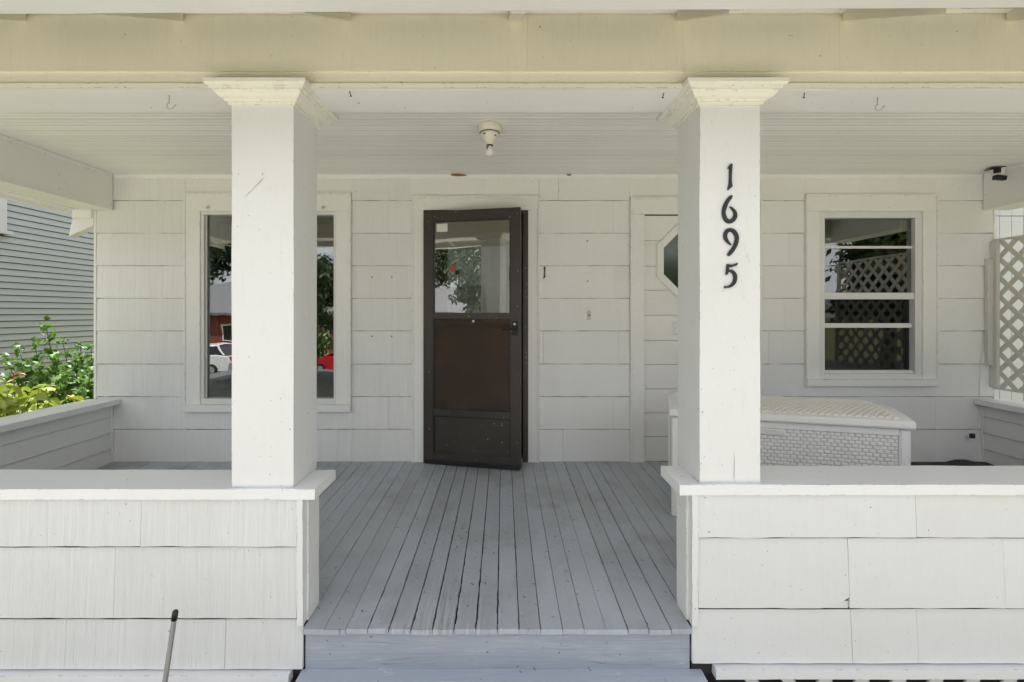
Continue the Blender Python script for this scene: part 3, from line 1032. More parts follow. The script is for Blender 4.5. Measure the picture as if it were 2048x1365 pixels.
pl = part("lock_plate", MB().box(wx(1344), wx(1372), WALL - 0.014, WALL - 0.004, wz(670), wz(645), 0.004), M['alu_white'], pd)
part("lock_cover", MB().box(wx(1350), wx(1366), WALL - 0.020, WALL - 0.0145, wz(665), wz(650), 0.003), M['trim'], pl)

# ================================================================== DOOR BELL AND SMALL NUMBER
db = thing("doorbell", (wx(1178), WALL - 0.01, wz(639)), "small steel doorbell with black button between the two doors", "doorbell")
part("bell_plate", MB().box(wx(1174.5), wx(1181), WALL - 0.016, WALL - 0.006, wz(640), wz(622), 0.002), M['steel'], db)
mb = MB()
mb.lathe([(0.0068, 0), (0.0068, -0.004), (0.004, -0.006)], (wx(1177.8), WALL - 0.016, wz(631)), 12, 'y')
part("bell_button", mb, M['nail'], db)

ONE = [(292, 85), (303, 92), (300, 150), (296, 200), (296, 250), (303, 300), (262, 337), (256, 330), (268, 280), (272, 220), (272, 160), (274, 130), (258, 133), (262, 122), (280, 92)]
SIX = [[(296, 388, 18), (283, 405, 32), (258, 436, 36), (236, 480, 38), (222, 535, 36), (228, 585, 38), (250, 620, 38), (280, 630, 36), (312, 612, 38), (331, 577, 36), (325, 540, 31), (305, 512, 22), (279, 491, 9)]]
NINE = [[(288, 851, 8), (265, 826, 22), (243, 795, 33), (236, 758, 36), (250, 722, 37), (283, 708, 33), (320, 726, 38), (344, 772, 38), (338, 832, 37), (312, 888, 35), (282, 925, 36), (262, 950, 22)]]
FIVE = [[(347, 1020, 8), (337, 1034, 20), (310, 1044, 22), (280, 1046, 27), (252, 1044, 30)], [(262, 1034, 26), (257, 1080, 24), (248, 1128, 18)],
        [(242, 1130, 8), (262, 1100, 18), (292, 1096, 27), (320, 1118, 33), (330, 1158, 36), (318, 1205, 34), (290, 1233, 27), (258, 1245, 20), (226, 1247, 20)]]


def smooth_stroke(pts, sub=5):
    out = []
    n = len(pts)
    for i in range(n - 1):
        p0, p1, p2, p3 = pts[max(i - 1, 0)], pts[i], pts[i + 1], pts[min(i + 2, n - 1)]
        for s in range(sub):
            t = s / sub
            out.append(tuple(0.5 * ((2 * b) + (-a + c) * t + (2 * a - 5 * b + 4 * c - d) * t * t + (-a + 3 * b - 3 * c + d) * t ** 3)
                             for a, b, c, d in zip(p0, p1, p2, p3)))
    out.append(pts[-1])
    return out


def digit(name, strokes, poly, uc, vc, scale, center, yback, label, group):
    """thin cast numeral, chamfered towards the front; u,v are sheet units, turned into metres by scale"""
    mb = MB()
    if poly:
        ins = []
        n = len(poly)
        cu, cv = sum(p[0] for p in poly) / n, sum(p[1] for p in poly) / n
        P = lambda u, v, y: (center[0] + (u - uc) * scale, y, center[1] - (v - vc) * scale)
        A = mb.pts([P(u, v, yback) for u, v in poly])
        Bv = mb.pts([P(u, v, yback - 0.006) for u, v in poly])
        C = []
        for i in range(n):
            a, b, c = Vector(poly[i - 1]), Vector(poly[i]), Vector(poly[(i + 1) % n])
            t = ((c - a).normalized())
            nn = Vector((-t.y, t.x)) * 3.0
            q = b + nn
            C.append(mb.bm.verts.new(P(q.x, q.y, yback - 0.009)))
        for i in range(n):
            j = (i + 1) % n
            mb.face([A[i], A[j], Bv[j], Bv[i]])
            mb.face([Bv[i], Bv[j], C[j], C[i]])
        mb.face(C)
        mb.face(A[::-1])
    for si, st in enumerate(strokes or []):
        pts = smooth_stroke(st)
        rows = []
        for i, (u, v, w) in enumerate(pts):
            a, b = pts[max(i - 1, 0)], pts[min(i + 1, len(pts) - 1)]
            d = Vector((b[0] - a[0], b[1] - a[1])).normalized()
            nrm = Vector((-d.y, d.x))
            row = []
            for off, dep in ((-0.5, 0.0), (-0.5, 0.006), (-0.30, 0.0095 + si * 0.0006), (0.30, 0.0095 + si * 0.0006), (0.5, 0.006), (0.5, 0.0)):
                q = Vector((u, v)) + nrm * w * off
                row.append(mb.bm.verts.new((center[0] + (q.x - uc) * scale, yback - dep, center[1] - (q.y - vc) * scale)))
            rows.append(row)
        for r0, r1 in zip(rows, rows[1:]):
            for k in range(5):
                mb.face([r0[k], r0[k + 1], r1[k + 1], r1[k]])
        mb.face(rows[0])
        mb.face(rows[-1][::-1])
    return single(name, mb, M['digit'], (center[0], yback, center[1]), label, "house number", group)


digit("house_number", None, ONE, 280, 211, 1 / 4.708 / 500 * 2.15 / 2.15 * 0.95, (wx(1088.5), wz(546)), WALL - 0.010,
      "small black numeral 1 on the wall beside the storm door", None)

# ================================================================== PORCH FLOOR
FRONT_Y = 2.000


def fz(y):
    """porch boards fall 4 cm towards the street"""
    return -0.04 * (WALL - y) / (WALL - FRONT_Y)


pf = thing("porch_floor", (0, FRONT_Y, -0.1), "worn blue grey painted board floor of the porch", "floor", kind="structure")
PX0, PX1 = -3.19, 3.90
BW = 1.552 / 18
for i in range(-28, 55):
    xa = max(-0.800 + i * BW, PX0)
    xb = min(-0.800 + (i + 1) * BW, PX1)
    if xb - xa < 0.02:
        continue
    worn = max(0.0, 1 - abs((xa + xb) / 2 + 0.22) / 0.45)
    g0 = random.choice((0.0001, 0.0002, 0.0006, 0.0012, 0.0018)) + worn * 0.0002
    mb = MB()
    ny = 80 if worn > 0.05 else 34
    front = FRONT_Y - 0.030 + random.uniform(-0.003, 0.003)
    if xb < -0.795 or xa > 0.747:
        front = 2.150
    lift = random.uniform(-0.0012, 0.0012)
    cup = random.uniform(-0.0015, 0.0008) - worn * 0.001
    rows = []
    for j in range(ny + 1):
        y = front + (WALL - 0.003 - front) * (j / ny)
        rag = 0.0003 + g0 * 0.4 + worn * 0.0014 * max(0, 1 - (y - 2.0) / 1.4)
        a = xa + g0 + abs(random.gauss(0, rag))
        b = xb - g0 - abs(random.gauss(0, rag))
        z = fz(y) + lift + random.uniform(-0.0004, 0.0004)
        rows.append(mb.pts([(a, y, z - 0.02), (a, y, z - 0.0025), (a + 0.0012, y, z), ((a + b) / 2, y, z + cup), (b - 0.0012, y, z), (b, y, z - 0.0025), (b, y, z - 0.02)]))
    for r0, r1 in zip(rows, rows[1:]):
        for q in range(6):
            mb.face([r0[q], r0[q + 1], r1[q + 1], r1[q]])
    mb.face(rows[0])
    mb.face(rows[-1][::-1])
    part("plank", mb, M['floor'], pf)
mb = MB()
mb.hexa([(PX0, FRONT_Y + 0.05, fz(2.0) - 0.06), (PX1, FRONT_Y + 0.05, fz(2.0) - 0.06), (PX1, WALL, -0.06), (PX0, WALL, -0.06),
         (PX0, FRONT_Y + 0.05, fz(2.0) - 0.024), (PX1, FRONT_Y + 0.05, fz(2.0) - 0.024), (PX1, WALL, -0.024), (PX0, WALL, -0.024)])
part("subfloor", mb, M['dark'], pf)

# steps
ps = thing("porch_step", (0, 1.9, GZ), "blue grey painted wooden steps up to the porch", "steps")
TZ = -0.222
part("riser", MB().gridbox(-0.800, 0.752, FRONT_Y + 0.004, FRONT_Y + 0.04, TZ - 0.05, -0.064, (40, 1, 3), 0.0015, bev=0.002), M['step'], ps)
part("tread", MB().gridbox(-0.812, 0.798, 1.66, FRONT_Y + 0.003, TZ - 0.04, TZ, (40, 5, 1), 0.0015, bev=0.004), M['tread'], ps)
part("riser", MB().gridbox(-0.79, 0.778, 1.70, 1.735, TZ - 0.21, TZ - 0.041, (10, 1, 2), 0.001), M['step'], ps)
part("tread", MB().gridbox(-0.812, 0.798, 1.36, 1.735, TZ - 0.25, TZ - 0.21, (20, 5, 1), 0.001, bev=0.004), M['step'], ps)
part("riser", MB().gridbox(-0.79, 0.778, 1.40, 1.43, GZ - 0.02, TZ - 0.251, (10, 1, 2), 0.001), M['step'], ps)
for sx in (-0.79, 0.742):
    mb = MB()
    mb.prism([(1.44, GZ - 0.02), (FRONT_Y - 0.002, GZ - 0.02), (FRONT_Y - 0.002, TZ - 0.041), (1.736, TZ - 0.041), (1.736, TZ - 0.251), (1.44, TZ - 0.251)], 'x', sx, sx + 0.036)
    part("stringer", mb, M['step'], ps)

# ================================================================== FRONT HALF WALLS
HF = 2.005      # front face of the half walls
HB = 2.140


def front_half_wall(label, xe, xo, side, ledge, rows, joints, mat, broken=None):
    """xe: end at the steps, xo: outer end; rows: z of the shingle butts from the bottom up"""
    x0, x1 = min(xe, xo), max(xe, xo)
    t = thing("half_wall", ((x0 + x1) / 2, HF, GZ), label, "wall")
    part("core", MB().box(x0 + 0.003, x1 - 0.003, HF, HB, TZ - 0.02, ledge - 0.043), M['felt'], t)
    zt = ledge - 0.043
    bounds = rows + [zt]
    for r, (a, b) in enumerate(zip(bounds, bounds[1:])):
        lim = xe - 0.024 * (-side) if r else xe - 0.0 * side
        e0, e1 = (x0, lim) if side < 0 else (lim, x1)
        cuts = [e0] + sorted(c for c in joints[r] if e0 < c < e1) + [e1]
        for c0, c1 in zip(cuts, cuts[1:]):
            br = broken if (broken and r == 1 and c0 <= broken[0] and broken[1] <= c1 + 0.003) else None
            lap_panel(c0, c1, a, b, a, b if r < 2 else a + 0.29, HF - 0.001, mat, t, t0=0.003, t1=0.016, broken=br, wob=0.0014, slot=0.0010, gap=random.choice((0.0004, 0.0008, 0.0011)))
    # corner board on the step side and the panelled end
    cb0, cb1 = (xe - 0.022, xe + 0.002) if side < 0 else (xe - 0.002, xe + 0.022)
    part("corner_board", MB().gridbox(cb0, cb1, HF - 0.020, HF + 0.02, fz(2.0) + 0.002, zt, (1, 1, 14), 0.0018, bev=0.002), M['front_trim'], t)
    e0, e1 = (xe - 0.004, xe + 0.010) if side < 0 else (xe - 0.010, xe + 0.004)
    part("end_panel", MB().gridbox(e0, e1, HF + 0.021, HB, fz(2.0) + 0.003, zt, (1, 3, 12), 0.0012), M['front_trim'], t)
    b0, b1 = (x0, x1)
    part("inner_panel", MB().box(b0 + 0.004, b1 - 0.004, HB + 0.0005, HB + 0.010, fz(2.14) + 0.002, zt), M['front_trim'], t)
    # ledge cap
    le = xe + 0.052 * (-side)
    l0, l1 = (x0 - 0.03, le) if side < 0 else (le, x1 + 0.03)
    part("ledge", MB().gridbox(l0, l1, 1.981, 2.228, ledge - 0.042, ledge, (50, 5, 1), 0.0022, freq=5, bev=0.004), M['ledge'], t)
    # drip board below the shingles
    d0, d1 = (x0, xe - 0.045) if side < 0 else (xe + 0.085, x1)
    zb = rows[0]
    part("water_table", MB().gridbox(d0, d1, 1.962, HF - 0.001, zb - 0.045, zb - 0.006, (50, 1, 1), 0.002, bev=0.002), M['ledge'], t)
    return t


def hz(py):
    return EYE - (py - 626.0) / (F_PX / 1.992)


def hxx(px):
    return (px - 1007.0) / (F_PX / 1.992)


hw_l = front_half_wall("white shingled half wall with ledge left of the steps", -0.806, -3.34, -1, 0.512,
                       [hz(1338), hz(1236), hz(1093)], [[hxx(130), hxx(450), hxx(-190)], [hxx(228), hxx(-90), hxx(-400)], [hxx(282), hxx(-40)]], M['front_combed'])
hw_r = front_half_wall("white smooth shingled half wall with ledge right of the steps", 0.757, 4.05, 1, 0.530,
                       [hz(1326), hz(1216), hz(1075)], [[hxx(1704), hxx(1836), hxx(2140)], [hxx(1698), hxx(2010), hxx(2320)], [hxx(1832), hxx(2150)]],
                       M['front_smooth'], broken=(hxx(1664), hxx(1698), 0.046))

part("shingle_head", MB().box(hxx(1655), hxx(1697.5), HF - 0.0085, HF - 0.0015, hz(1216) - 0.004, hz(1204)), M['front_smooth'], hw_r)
# lattice skirt under the half walls
for (xa, xb, lab) in ((-3.34, -0.86, "white diagonal lattice skirt under the left half wall"), (0.85, 4.05, "white diagonal lattice skirt under the right half wall")):
    t = thing("skirt_lattice", ((xa + xb) / 2, 2.03, GZ), lab, "lattice")
    z0_, z1_ = GZ, -0.262
    H_ = z1_ - z0_
    for sgn, y in ((1, 2.018), (-1, 2.026)):
        x = xa - H_
        while x < xb:
            a0, a1 = x, x + H_ * 1.0
            # diagonal slat clipped to the panel
            u0, u1 = (a0, a1) if sgn > 0 else (a1, a0)
            p0, p1 = Vector((u0, z0_)), Vector((u1, z1_))
            if min(u0, u1) >= xa and max(u0, u1) + 0.03 <= xb:
                w = 0.052
                mb = MB()
                mb.hexa([(p0.x, y, p0.y), (p0.x + w, y, p0.y), (p0.x + w, y + 0.007, p0.y), (p0.x, y + 0.007, p0.y),
                         (p1.x, y, p1.y), (p1.x + w, y, p1.y), (p1.x + w, y + 0.007, p1.y), (p1.x, y + 0.007, p1.y)])
                part("slat", mb, M['lattice_white'], t)
            x += 0.1505
    part("dark_backing", MB().box(xa, xb, 2.25, 2.27, GZ, z1_), M['dark'], t)  # plain dark sheet behind the slats

# ================================================================== SIDE HALF WALLS
def side_half_wall(label, xin, xout, ledge, lx0, lx1):
    t = thing("side_half_wall", ((xin + xout) / 2, 3.1, GZ), label, "wall")
    sgn = 1 if xin > xout else -1          # +1: the porch is on its +x side
    part("core", MB().box(min(xin, xout) + 0.014, max(xin, xout) - 0.014, HB + 0.012, WALL - 0.016, GZ, ledge - 0.041), M['felt'], t)
    # bevel siding boards on the porch side
    zz = fz(3.0) - 0.01
    z = -0.02
    step = 0.131
    while z < ledge - 0.045:
        zt = min(z + step - 0.0045, ledge - 0.0415)
        xi = xin - sgn * 0.0145
        prow = [(xi, zt), (xi + sgn * 0.004, zt), (xi + sgn * 0.015, z), (xi, z)]
        mb = MB()
        mb.prism(prow, 'y', HB + 0.014, WALL - 0.030)
        part("siding_board", mb, M['side'], t)
        mb = MB()
        xo = xout + sgn * 0.0145
        mb.prism([(xo, zt), (xo - sgn * 0.004, zt), (xo - sgn * 0.013, z), (xo, z)], 'y', HB + 0.014, WALL - 0.03)
        part("siding_board", mb, M['side'], t)
        z += step
    part("corner_strip", MB().gridbox(min(xin, xin - sgn * 0.016), max(xin, xin - sgn * 0.016), WALL - 0.029, WALL - 0.013, 0.0, ledge - 0.042, (1, 1, 10), 0.002), M['trim'], t)
    part("ledge", MB().gridbox(lx0, lx1, 2.230, WALL - 0.014, ledge - 0.041, ledge, (4, 36, 1), 0.0022, freq=5, bev=0.004), M['ledge'], t)
    return t


M['side'] = paint("white_bevel_siding_paint", (0.76, 0.765, 0.76), dirt=0.12, speck=0.06, rough=0.5, grain=(1, 0.15, 1), vary=0.22)
side_half_wall("white half wall with siding on the left side of the porch", -3.19, -3.34, 0.512, -3.385, -3.130)
side_half_wall("white half wall with siding on the right side of the porch", 3.905, 4.06, 0.512, 3.845, 4.10)

# ================================================================== COLUMNS
SOF = 2.117


def column(x0, x1, base, label, y0=2.002, y1=2.250):
    t = thing("porch_column", ((x0 + x1) / 2, (y0 + y1) / 2, base), label, "column")
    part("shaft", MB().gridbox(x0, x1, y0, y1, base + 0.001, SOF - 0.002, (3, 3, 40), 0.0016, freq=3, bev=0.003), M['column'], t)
    prof = [(0.0, 2.052), (0.009, 2.052), (0.010, 2.064), (0.019, 2.065), (0.021, 2.070), (0.034, 2.076), (0.047, 2.091), (0.049, 2.097), (0.058, 2.098), (0.060, 2.107), (0.068, 2.109), (0.075, 2.117), (0.076, 2.131), (0.0, 2.131)]
    mb = MB()
    rings = [mb.pts([(x0 - p, y0 - p, z), (x1 + p, y0 - p, z), (x1 + p, y1 + p, z), (x0 - p, y1 + p, z)]) for p, z in prof]
    for r0, r1 in zip(rings, rings[1:]):
        for k in range(4):
            mb.face([r0[k], r0[(k + 1) % 4], r1[(k + 1) % 4], r1[k]])
    part("capital", mb, M['capital'], t)
    return t


M['capital'] = paint("cream_capital_paint", (0.81, 0.795, 0.725), dirt=0.12, speck=0.05, rough=0.45, grain=(0.2, 0.2, 1), edge=1.0)
col_l = column(-1.097, -0.847, 0.512, "square white porch column with capital left of the steps")
col_r = column(0.792, 1.036, 0.530, "square white porch column carrying black house numbers")

def scar(parent, pts, w, mat=None):
    """a shallow scrape in the paint, as a ragged sliver lying on the column's face"""
    mb = MB()
    n = len(pts)
    a, b = [], []
    for i, (px, py) in enumerate(pts):
        x, z = (px - 1007) / (F_PX / 2.002), EYE + (626 - py) / (F_PX / 2.002)
        ww = w * (0.35 + random.random()) * (0.4 if i in (0, n - 1) else 1)
        a.append(mb.bm.verts.new((x - ww, 1.9985, z + ww * 0.6)))
        b.append(mb.bm.verts.new((x + ww, 1.9985, z - ww * 0.6)))
    for i in range(n - 1):
        mb.face([a[i], a[i + 1], b[i + 1], b[i]])
    part("paint_scrape", mb, mat or M['scrape'], parent)


M['scrape'] = simple("scraped_grey_wood", (0.52, 0.50, 0.45), 0.8, 0, 0.4, 60)
scar(col_l, [(489, 394), (494, 392), (499, 386), (504, 383), (510, 375), (517, 369), (524, 360), (529, 357)], 0.0015)
scar(col_l, [(541, 378), (541.5, 381)], 0.003)
for q in ((1421, 430, 8), (1426, 425, 10), (1493, 505, 14), (1488, 490, 12), (1497, 518, 9), (1435, 770, 5), (1480, 630, 6)):
    scar(col_r, [(q[0], q[1]), (q[0] + 0.4, q[1] + q[2] * 0.5), (q[0], q[1] + q[2])], 0.0007)

scar(col_r, [(1467.5, 903), (1467.8, 925), (1467.4, 950), (1467.6, 964)], 0.0005, M['felt'])
for cc, xs_ in ((col_l, (468, 478, 505, 540, 552, 575)), (col_r, (1412, 1425, 1440, 1490, 1502, 1512))):
    for xq in xs_:
        scar(cc, [(xq, 211.5), (xq + 5, 211.8), (xq + 11, 211.4)], 0.0008, M['barewood'])
for px, py in ((745, 555), (784, 555), (745, 673), (784, 673), (1174, 483), (1175, 563)):
    mb = MB()
    mb.lathe([(0.0055, 0.0), (0.0055, -0.0016), (0.003, -0.0022)], (wx(px), WALL - 0.0105, wz(py)), 9, 'y')
    part("screw_hole", mb, M['felt'], house_wall)

sc_ = 1 / 4.708 / (F_PX / 2.0)
YB = 2.0015
cxx = lambda u: (1400 + u / 4.708 - 1007) / (F_PX / 2.0)
czz = lambda v: EYE + (626 - (310 + v / 4.708)) / (F_PX / 2.0)
for strokes, poly, u, v, lab in ((None, ONE, 280, 211, "black numeral 1, topmost of the house numbers on the column"),
                                 (SIX, None, 276, 515, "black numeral 6, second house number on the column"),
                                 (NINE, None, 290, 825, "black numeral 9, third house number on the column"),
                                 (FIVE, None, 288, 1140, "black numeral 5, lowest house number on the column")):
    digit("house_number", strokes, poly, u, v, sc_, (cxx(u), czz(v)), YB, lab, "house numbers down the column")

# ================================================================== BEAMS, CEILING, EAVE
bf = thing("porch_beam", (0.3, 2.1, SOF), "warm tinted shingled front beam above the porch columns", "beam")
BX0, BX1 = -3.43, 4.10
part("beam_core", MB().box(BX0, BX1, 2.006, 2.2255, SOF + 0.012, 2.56), M['beam'], bf)
part("soffit_board", MB().gridbox(BX0, BX1, 2.004, 2.226, SOF, SOF + 0.0115, (40, 3, 1), 0.0008, bev=0.001), M['soffit'], bf)
part("lower_fascia", MB().gridbox(BX0, BX1, 1.993, 2.0055, SOF + 0.019, 2.195, (60, 1, 2), 0.0012), M['beam'], bf)
part("trim_strip", MB().gridbox(BX0, BX1, 1.984, 2.0035, SOF + 0.0005, SOF + 0.0185, (60, 1, 1), 0.0016, bev=0.002), M['capital'], bf)
px_j = [427 - 312 * 3, 427 - 312 * 2, 115, 427, 742, 1055, 1368, 1679, 1990, 2302, 2614]
sF = F_PX / 1.985
cuts = [BX0] + [c for c in ((p - 1007) / sF for p in px_j) if BX0 + 0.05 < c < BX1 - 0.05] + [BX1]
for c0, c1 in zip(cuts, cuts[1:]):
    lap_panel(c0, c1, 2.183, 2.56, 2.183, 2.57, 1.996, M['frieze'], bf, t0=0.002, t1=0.012, gap=random.choice((0.0001, 0.0003, 0.0006)))

for (xa, xb, lab) in ((-3.43, -3.19, "white left side beam between front beam and house"), (3.92, 4.12, "white right side beam between front beam and house")):
    t = thing("side_beam", ((xa + xb) / 2, 3.1, 2.053), lab, "beam")
    part("beam_face", MB().gridbox(xa, xb, 2.228, WALL - 0.016, 2.066, 2.42, (1, 20, 3), 0.0015), M['beam_side'] if 'beam_side' in M else M['soffit'], t)
    inn = (xa, xb + 0.007) if xa < 0 else (xa - 0.007, xb)
    part("bottom_board", MB().gridbox(inn[0], inn[1], 2.228, WALL - 0.0165, 2.053, 2.0655, (2, 20, 1), 0.0010, bev=0.002), M['soffit'], t)
    ins = (xb, xb + 0.014) if xa < 0 else (xa - 0.014, xa)
    mb = MB()
    mb.prism([(ins[0], CEIL - 0.002), (ins[1], CEIL - 0.002), (ins[1] if xa > 0 else ins[0], CEIL - 0.026)], 'y', 2.23, WALL - 0.033)
    part("ceiling_moulding", mb, M['trim'], t)

pc = thing("porch_ceiling", (0.3, 3.1, CEIL), "white beadboard ceiling of the porch", "ceiling", kind="structure")
y = 2.230
mesh_c = None
while y < WALL - 0.002:
    y1 = min(y + 0.0925, WALL - 0.001)
    w = y1 - y
    mb = MB()
    m = w / 2
    prof = [(y, CEIL + 0.018), (y, CEIL + 0.004), (y + 0.003, CEIL)]
    if w > 0.08:
        prof += [(y + m - 0.006, CEIL), (y + m - 0.004, CEIL + 0.0022), (y + m - 0.002, CEIL), (y + m + 0.004, CEIL - 0.0008), (y + m + 0.007, CEIL + 0.0022), (y + m + 0.009, CEIL)]
    prof += [(y1 - 0.0125, CEIL), (y1 - 0.0105, CEIL + 0.0025), (y1 - 0.0085, CEIL), (y1 - 0.0045, CEIL - 0.0008), (y1 - 0.0012, CEIL + 0.003), (y1 - 0.0012, CEIL + 0.018)]
    zoff = random.uniform(-0.0006, 0.0006)
    mb.prism([(u, v + zoff) for u, v in prof], 'x', -3.189, 3.919)
    part("plank", mb, M['ceiling'], pc)
    y = y1
part("upper_deck", MB().box(-3.43, 4.12, 2.226, WALL, CEIL + 0.03, CEIL + 0.05), M['dark'], pc)

# roof over porch and house
SL = 0.54
roof = thing("house_roof", (0.3, 1.5, 2.2), "grey shingled roof over porch and house with rafter tails and white gutter", "roof")


def rz(y):
    return 2.394 + SL * (y - 2.0)


RX0, RX1 = -3.62, 4.42
mb = MB()
yr = 7.6
mb.prism([(1.46, rz(1.46) + 0.140), (yr, rz(yr) + 0.140), (yr, rz(yr) + 0.18), (1.46, rz(1.46) + 0.18)], 'x', RX0, RX1)
mb.prism([(yr, rz(yr) + 0.140), (2 * yr - 1.5, rz(1.5) + 0.14), (2 * yr - 1.5, rz(1.5) + 0.18), (yr, rz(yr) + 0.18)], 'x', RX0, RX1)
part("roof_deck", mb, M['roof'], roof)
for xg in (XL + 0.02, XR - 0.1):
    mb = MB()
    mb.prism([(WALL, 3.5), (11.0, 3.5), (11.0, rz(2 * yr - 11.0) + 0.1), (yr, rz(yr) + 0.1), (WALL, rz(WALL) + 0.1)], 'x', xg, xg + 0.08)
    part("gable", mb, M['trim'], roof)
S0 = F_PX / 2.0
for px, face in ((60 - 330, 1), (60, 1), (372, 1), (704, 1), (1040, 1), (1350, -1), (1680, -1), (2005, -1), (2335, -1)):
    xf = (px - 1007) / S0
    xa, xb = (xf - 0.045, xf) if face > 0 else (xf, xf + 0.045)
    mb = MB()
    ye, yw = 1.520, 1.984
    mb.prism([(ye, rz(ye)), (yw, rz(yw)), (yw, rz(yw) + 0.138), (ye, rz(ye) + 0.138)], 'x', xa, xb)
    part("rafter_tail", mb, M['frieze'], roof)
# blocking strips between the tails
tails = sorted(((px - 1007) / S0, f) for px, f in ((60 - 330, 1), (60, 1), (372, 1), (704, 1), (1040, 1), (1350, -1), (1680, -1), (2005, -1), (2335, -1)))
for (a, fa), (b, fb) in zip(tails, tails[1:]):
    xa = a + (0.002 if fa > 0 else 0.047)
    xb = b - (0.047 if fb > 0 else 0.002)
    dz = 0.004 * (a + 2) / 4
    part("blocking", MB().gridbox(xa, xb, 1.955, 1.983, 2.412 + dz, 2.50, (12, 1, 1), 0.0015, bev=0.002), M['capital'], roof)
# white gutter, hung a little lower at its left end
mb = MB()
gp = [(1.500, 0.0), (1.395, 0.0), (1.375, 0.03), (1.365, 0.075), (1.350, 0.10), (1.350, 0.12), (1.500, 0.12)]
zl, zr = 2.118, 2.150
A = mb.pts([(RX0, u, zl - 0.010 + v) for u, v in gp])
Bv = mb.pts([(RX1, u, zr + 0.008 + v) for u, v in gp])
mb.face(A)
mb.face(Bv[::-1])
for i in range(len(gp)):
    mb.face([A[i], Bv[i], Bv[(i + 1) % len(gp)], A[(i + 1) % len(gp)]])
part("gutter", mb, M['gutter'] if 'gutter' in M else M['alu_white'], roof)
part("fascia", MB().box(RX0, RX1, 1.503, 1.519, 2.165, 2.28), M['trim'], roof)
# left eave: soffit slope, outer fascia and the small end bracket
mb = MB()
mb.prism([(-3.434, 2.075), (-3.434, 2.085), (-3.53, 2.10), (-3.53, 2.09)], 'y', 2.0, 4.03)
part("eave_soffit", mb, M['soffit'], roof)
part("eave_board", MB().gridbox(-3.585, -3.531, 1.9, 4.045, 2.035, 2.075, (1, 20, 1), 0.001), M['trim'], roof)
part("eave_trim", MB().gridbox(-3.452, -3.431, 1.9, 3.98, 2.058, 2.066, (1, 20, 1), 0.001), M['trim'], roof)
mb = MB()
mb.prism([(-3.345, 2.045), (-3.345, 1.93), (-3.545, 1.842), (-3.50, 2.06)], 'y', 4.045, 4.12)
part("eave_bracket", mb, M['whitewall'], roof)
part("rake_board", MB().gridbox(-3.50, -3.345, 4.02, 4.044, 1.985, 2.052, (2, 1, 2), 0.001), M['trim'], roof)

# ================================================================== CEILING LIGHT
lx, ly = -0.083, 2.985
cl = thing("ceiling_light", (lx, ly, CEIL), "old cream porcelain lamp holder with bare bulb on the porch ceiling", "light")
mb = MB()
mb.lathe([(0.066, 0.0), (0.070, -0.008), (0.070, -0.030), (0.066, -0.042), (0.058, -0.050)], (lx, ly, CEIL), 28)
part("base", mb, M['porcelain'], cl, smooth=True)
mb = MB()
mb.lathe([(0.057, -0.048), (0.055, -0.062), (0.046, -0.078), (0.034, -0.095), (0.026, -0.108), (0.022, -0.122)], (lx, ly, CEIL), 28)
part("socket", mb, M['porcelain'], cl, smooth=True)
mb = MB()
mb.lathe([(0.0600, -0.0485), (0.0612, -0.0505), (0.0600, -0.0525)], (lx, ly, CEIL), 28)
part("gap_ring", mb, M['nail'], cl)
for ax_, hz_, rr_ in ((-0.6, -0.070, 0.053), (0.75, -0.078, 0.046)):
    mb = MB()
    mb.tube([(lx + rr_ * math.sin(ax_) - 0.010, ly - rr_ * math.cos(ax_), CEIL + hz_), (lx + rr_ * math.sin(ax_) + 0.008, ly - rr_ * math.cos(ax_), CEIL + hz_ + 0.004)], [0.0035, 0.005], 6)
    part("screw_slot", mb, M['barewood'], cl)
mb = MB()
mb.lathe([(0.020, -0.118), (0.0205, -0.126), (0.018, -0.128)], (lx, ly, CEIL), 20)
part("socket_ring", mb, M['nail'], cl)
mb = MB()
mb.lathe([(0.014, -0.124), (0.015, -0.135), (0.022, -0.150), (0.0255, -0.163), (0.024, -0.176), (0.016, -0.186), (0.004, -0.190)], (lx - 0.002, ly, CEIL), 20)
part("bulb", mb, M['bulbwhite'], cl, smooth=True)
mb = MB()
mb.tube([(lx - 0.004, ly - 0.01, CEIL - 0.128), (lx - 0.016, ly - 0.018, CEIL - 0.142), (lx - 0.012, ly - 0.02, CEIL - 0.156)], [0.004, 0.006, 0.003], 6)
part("burnt_tape", mb, M['barewood'], cl)

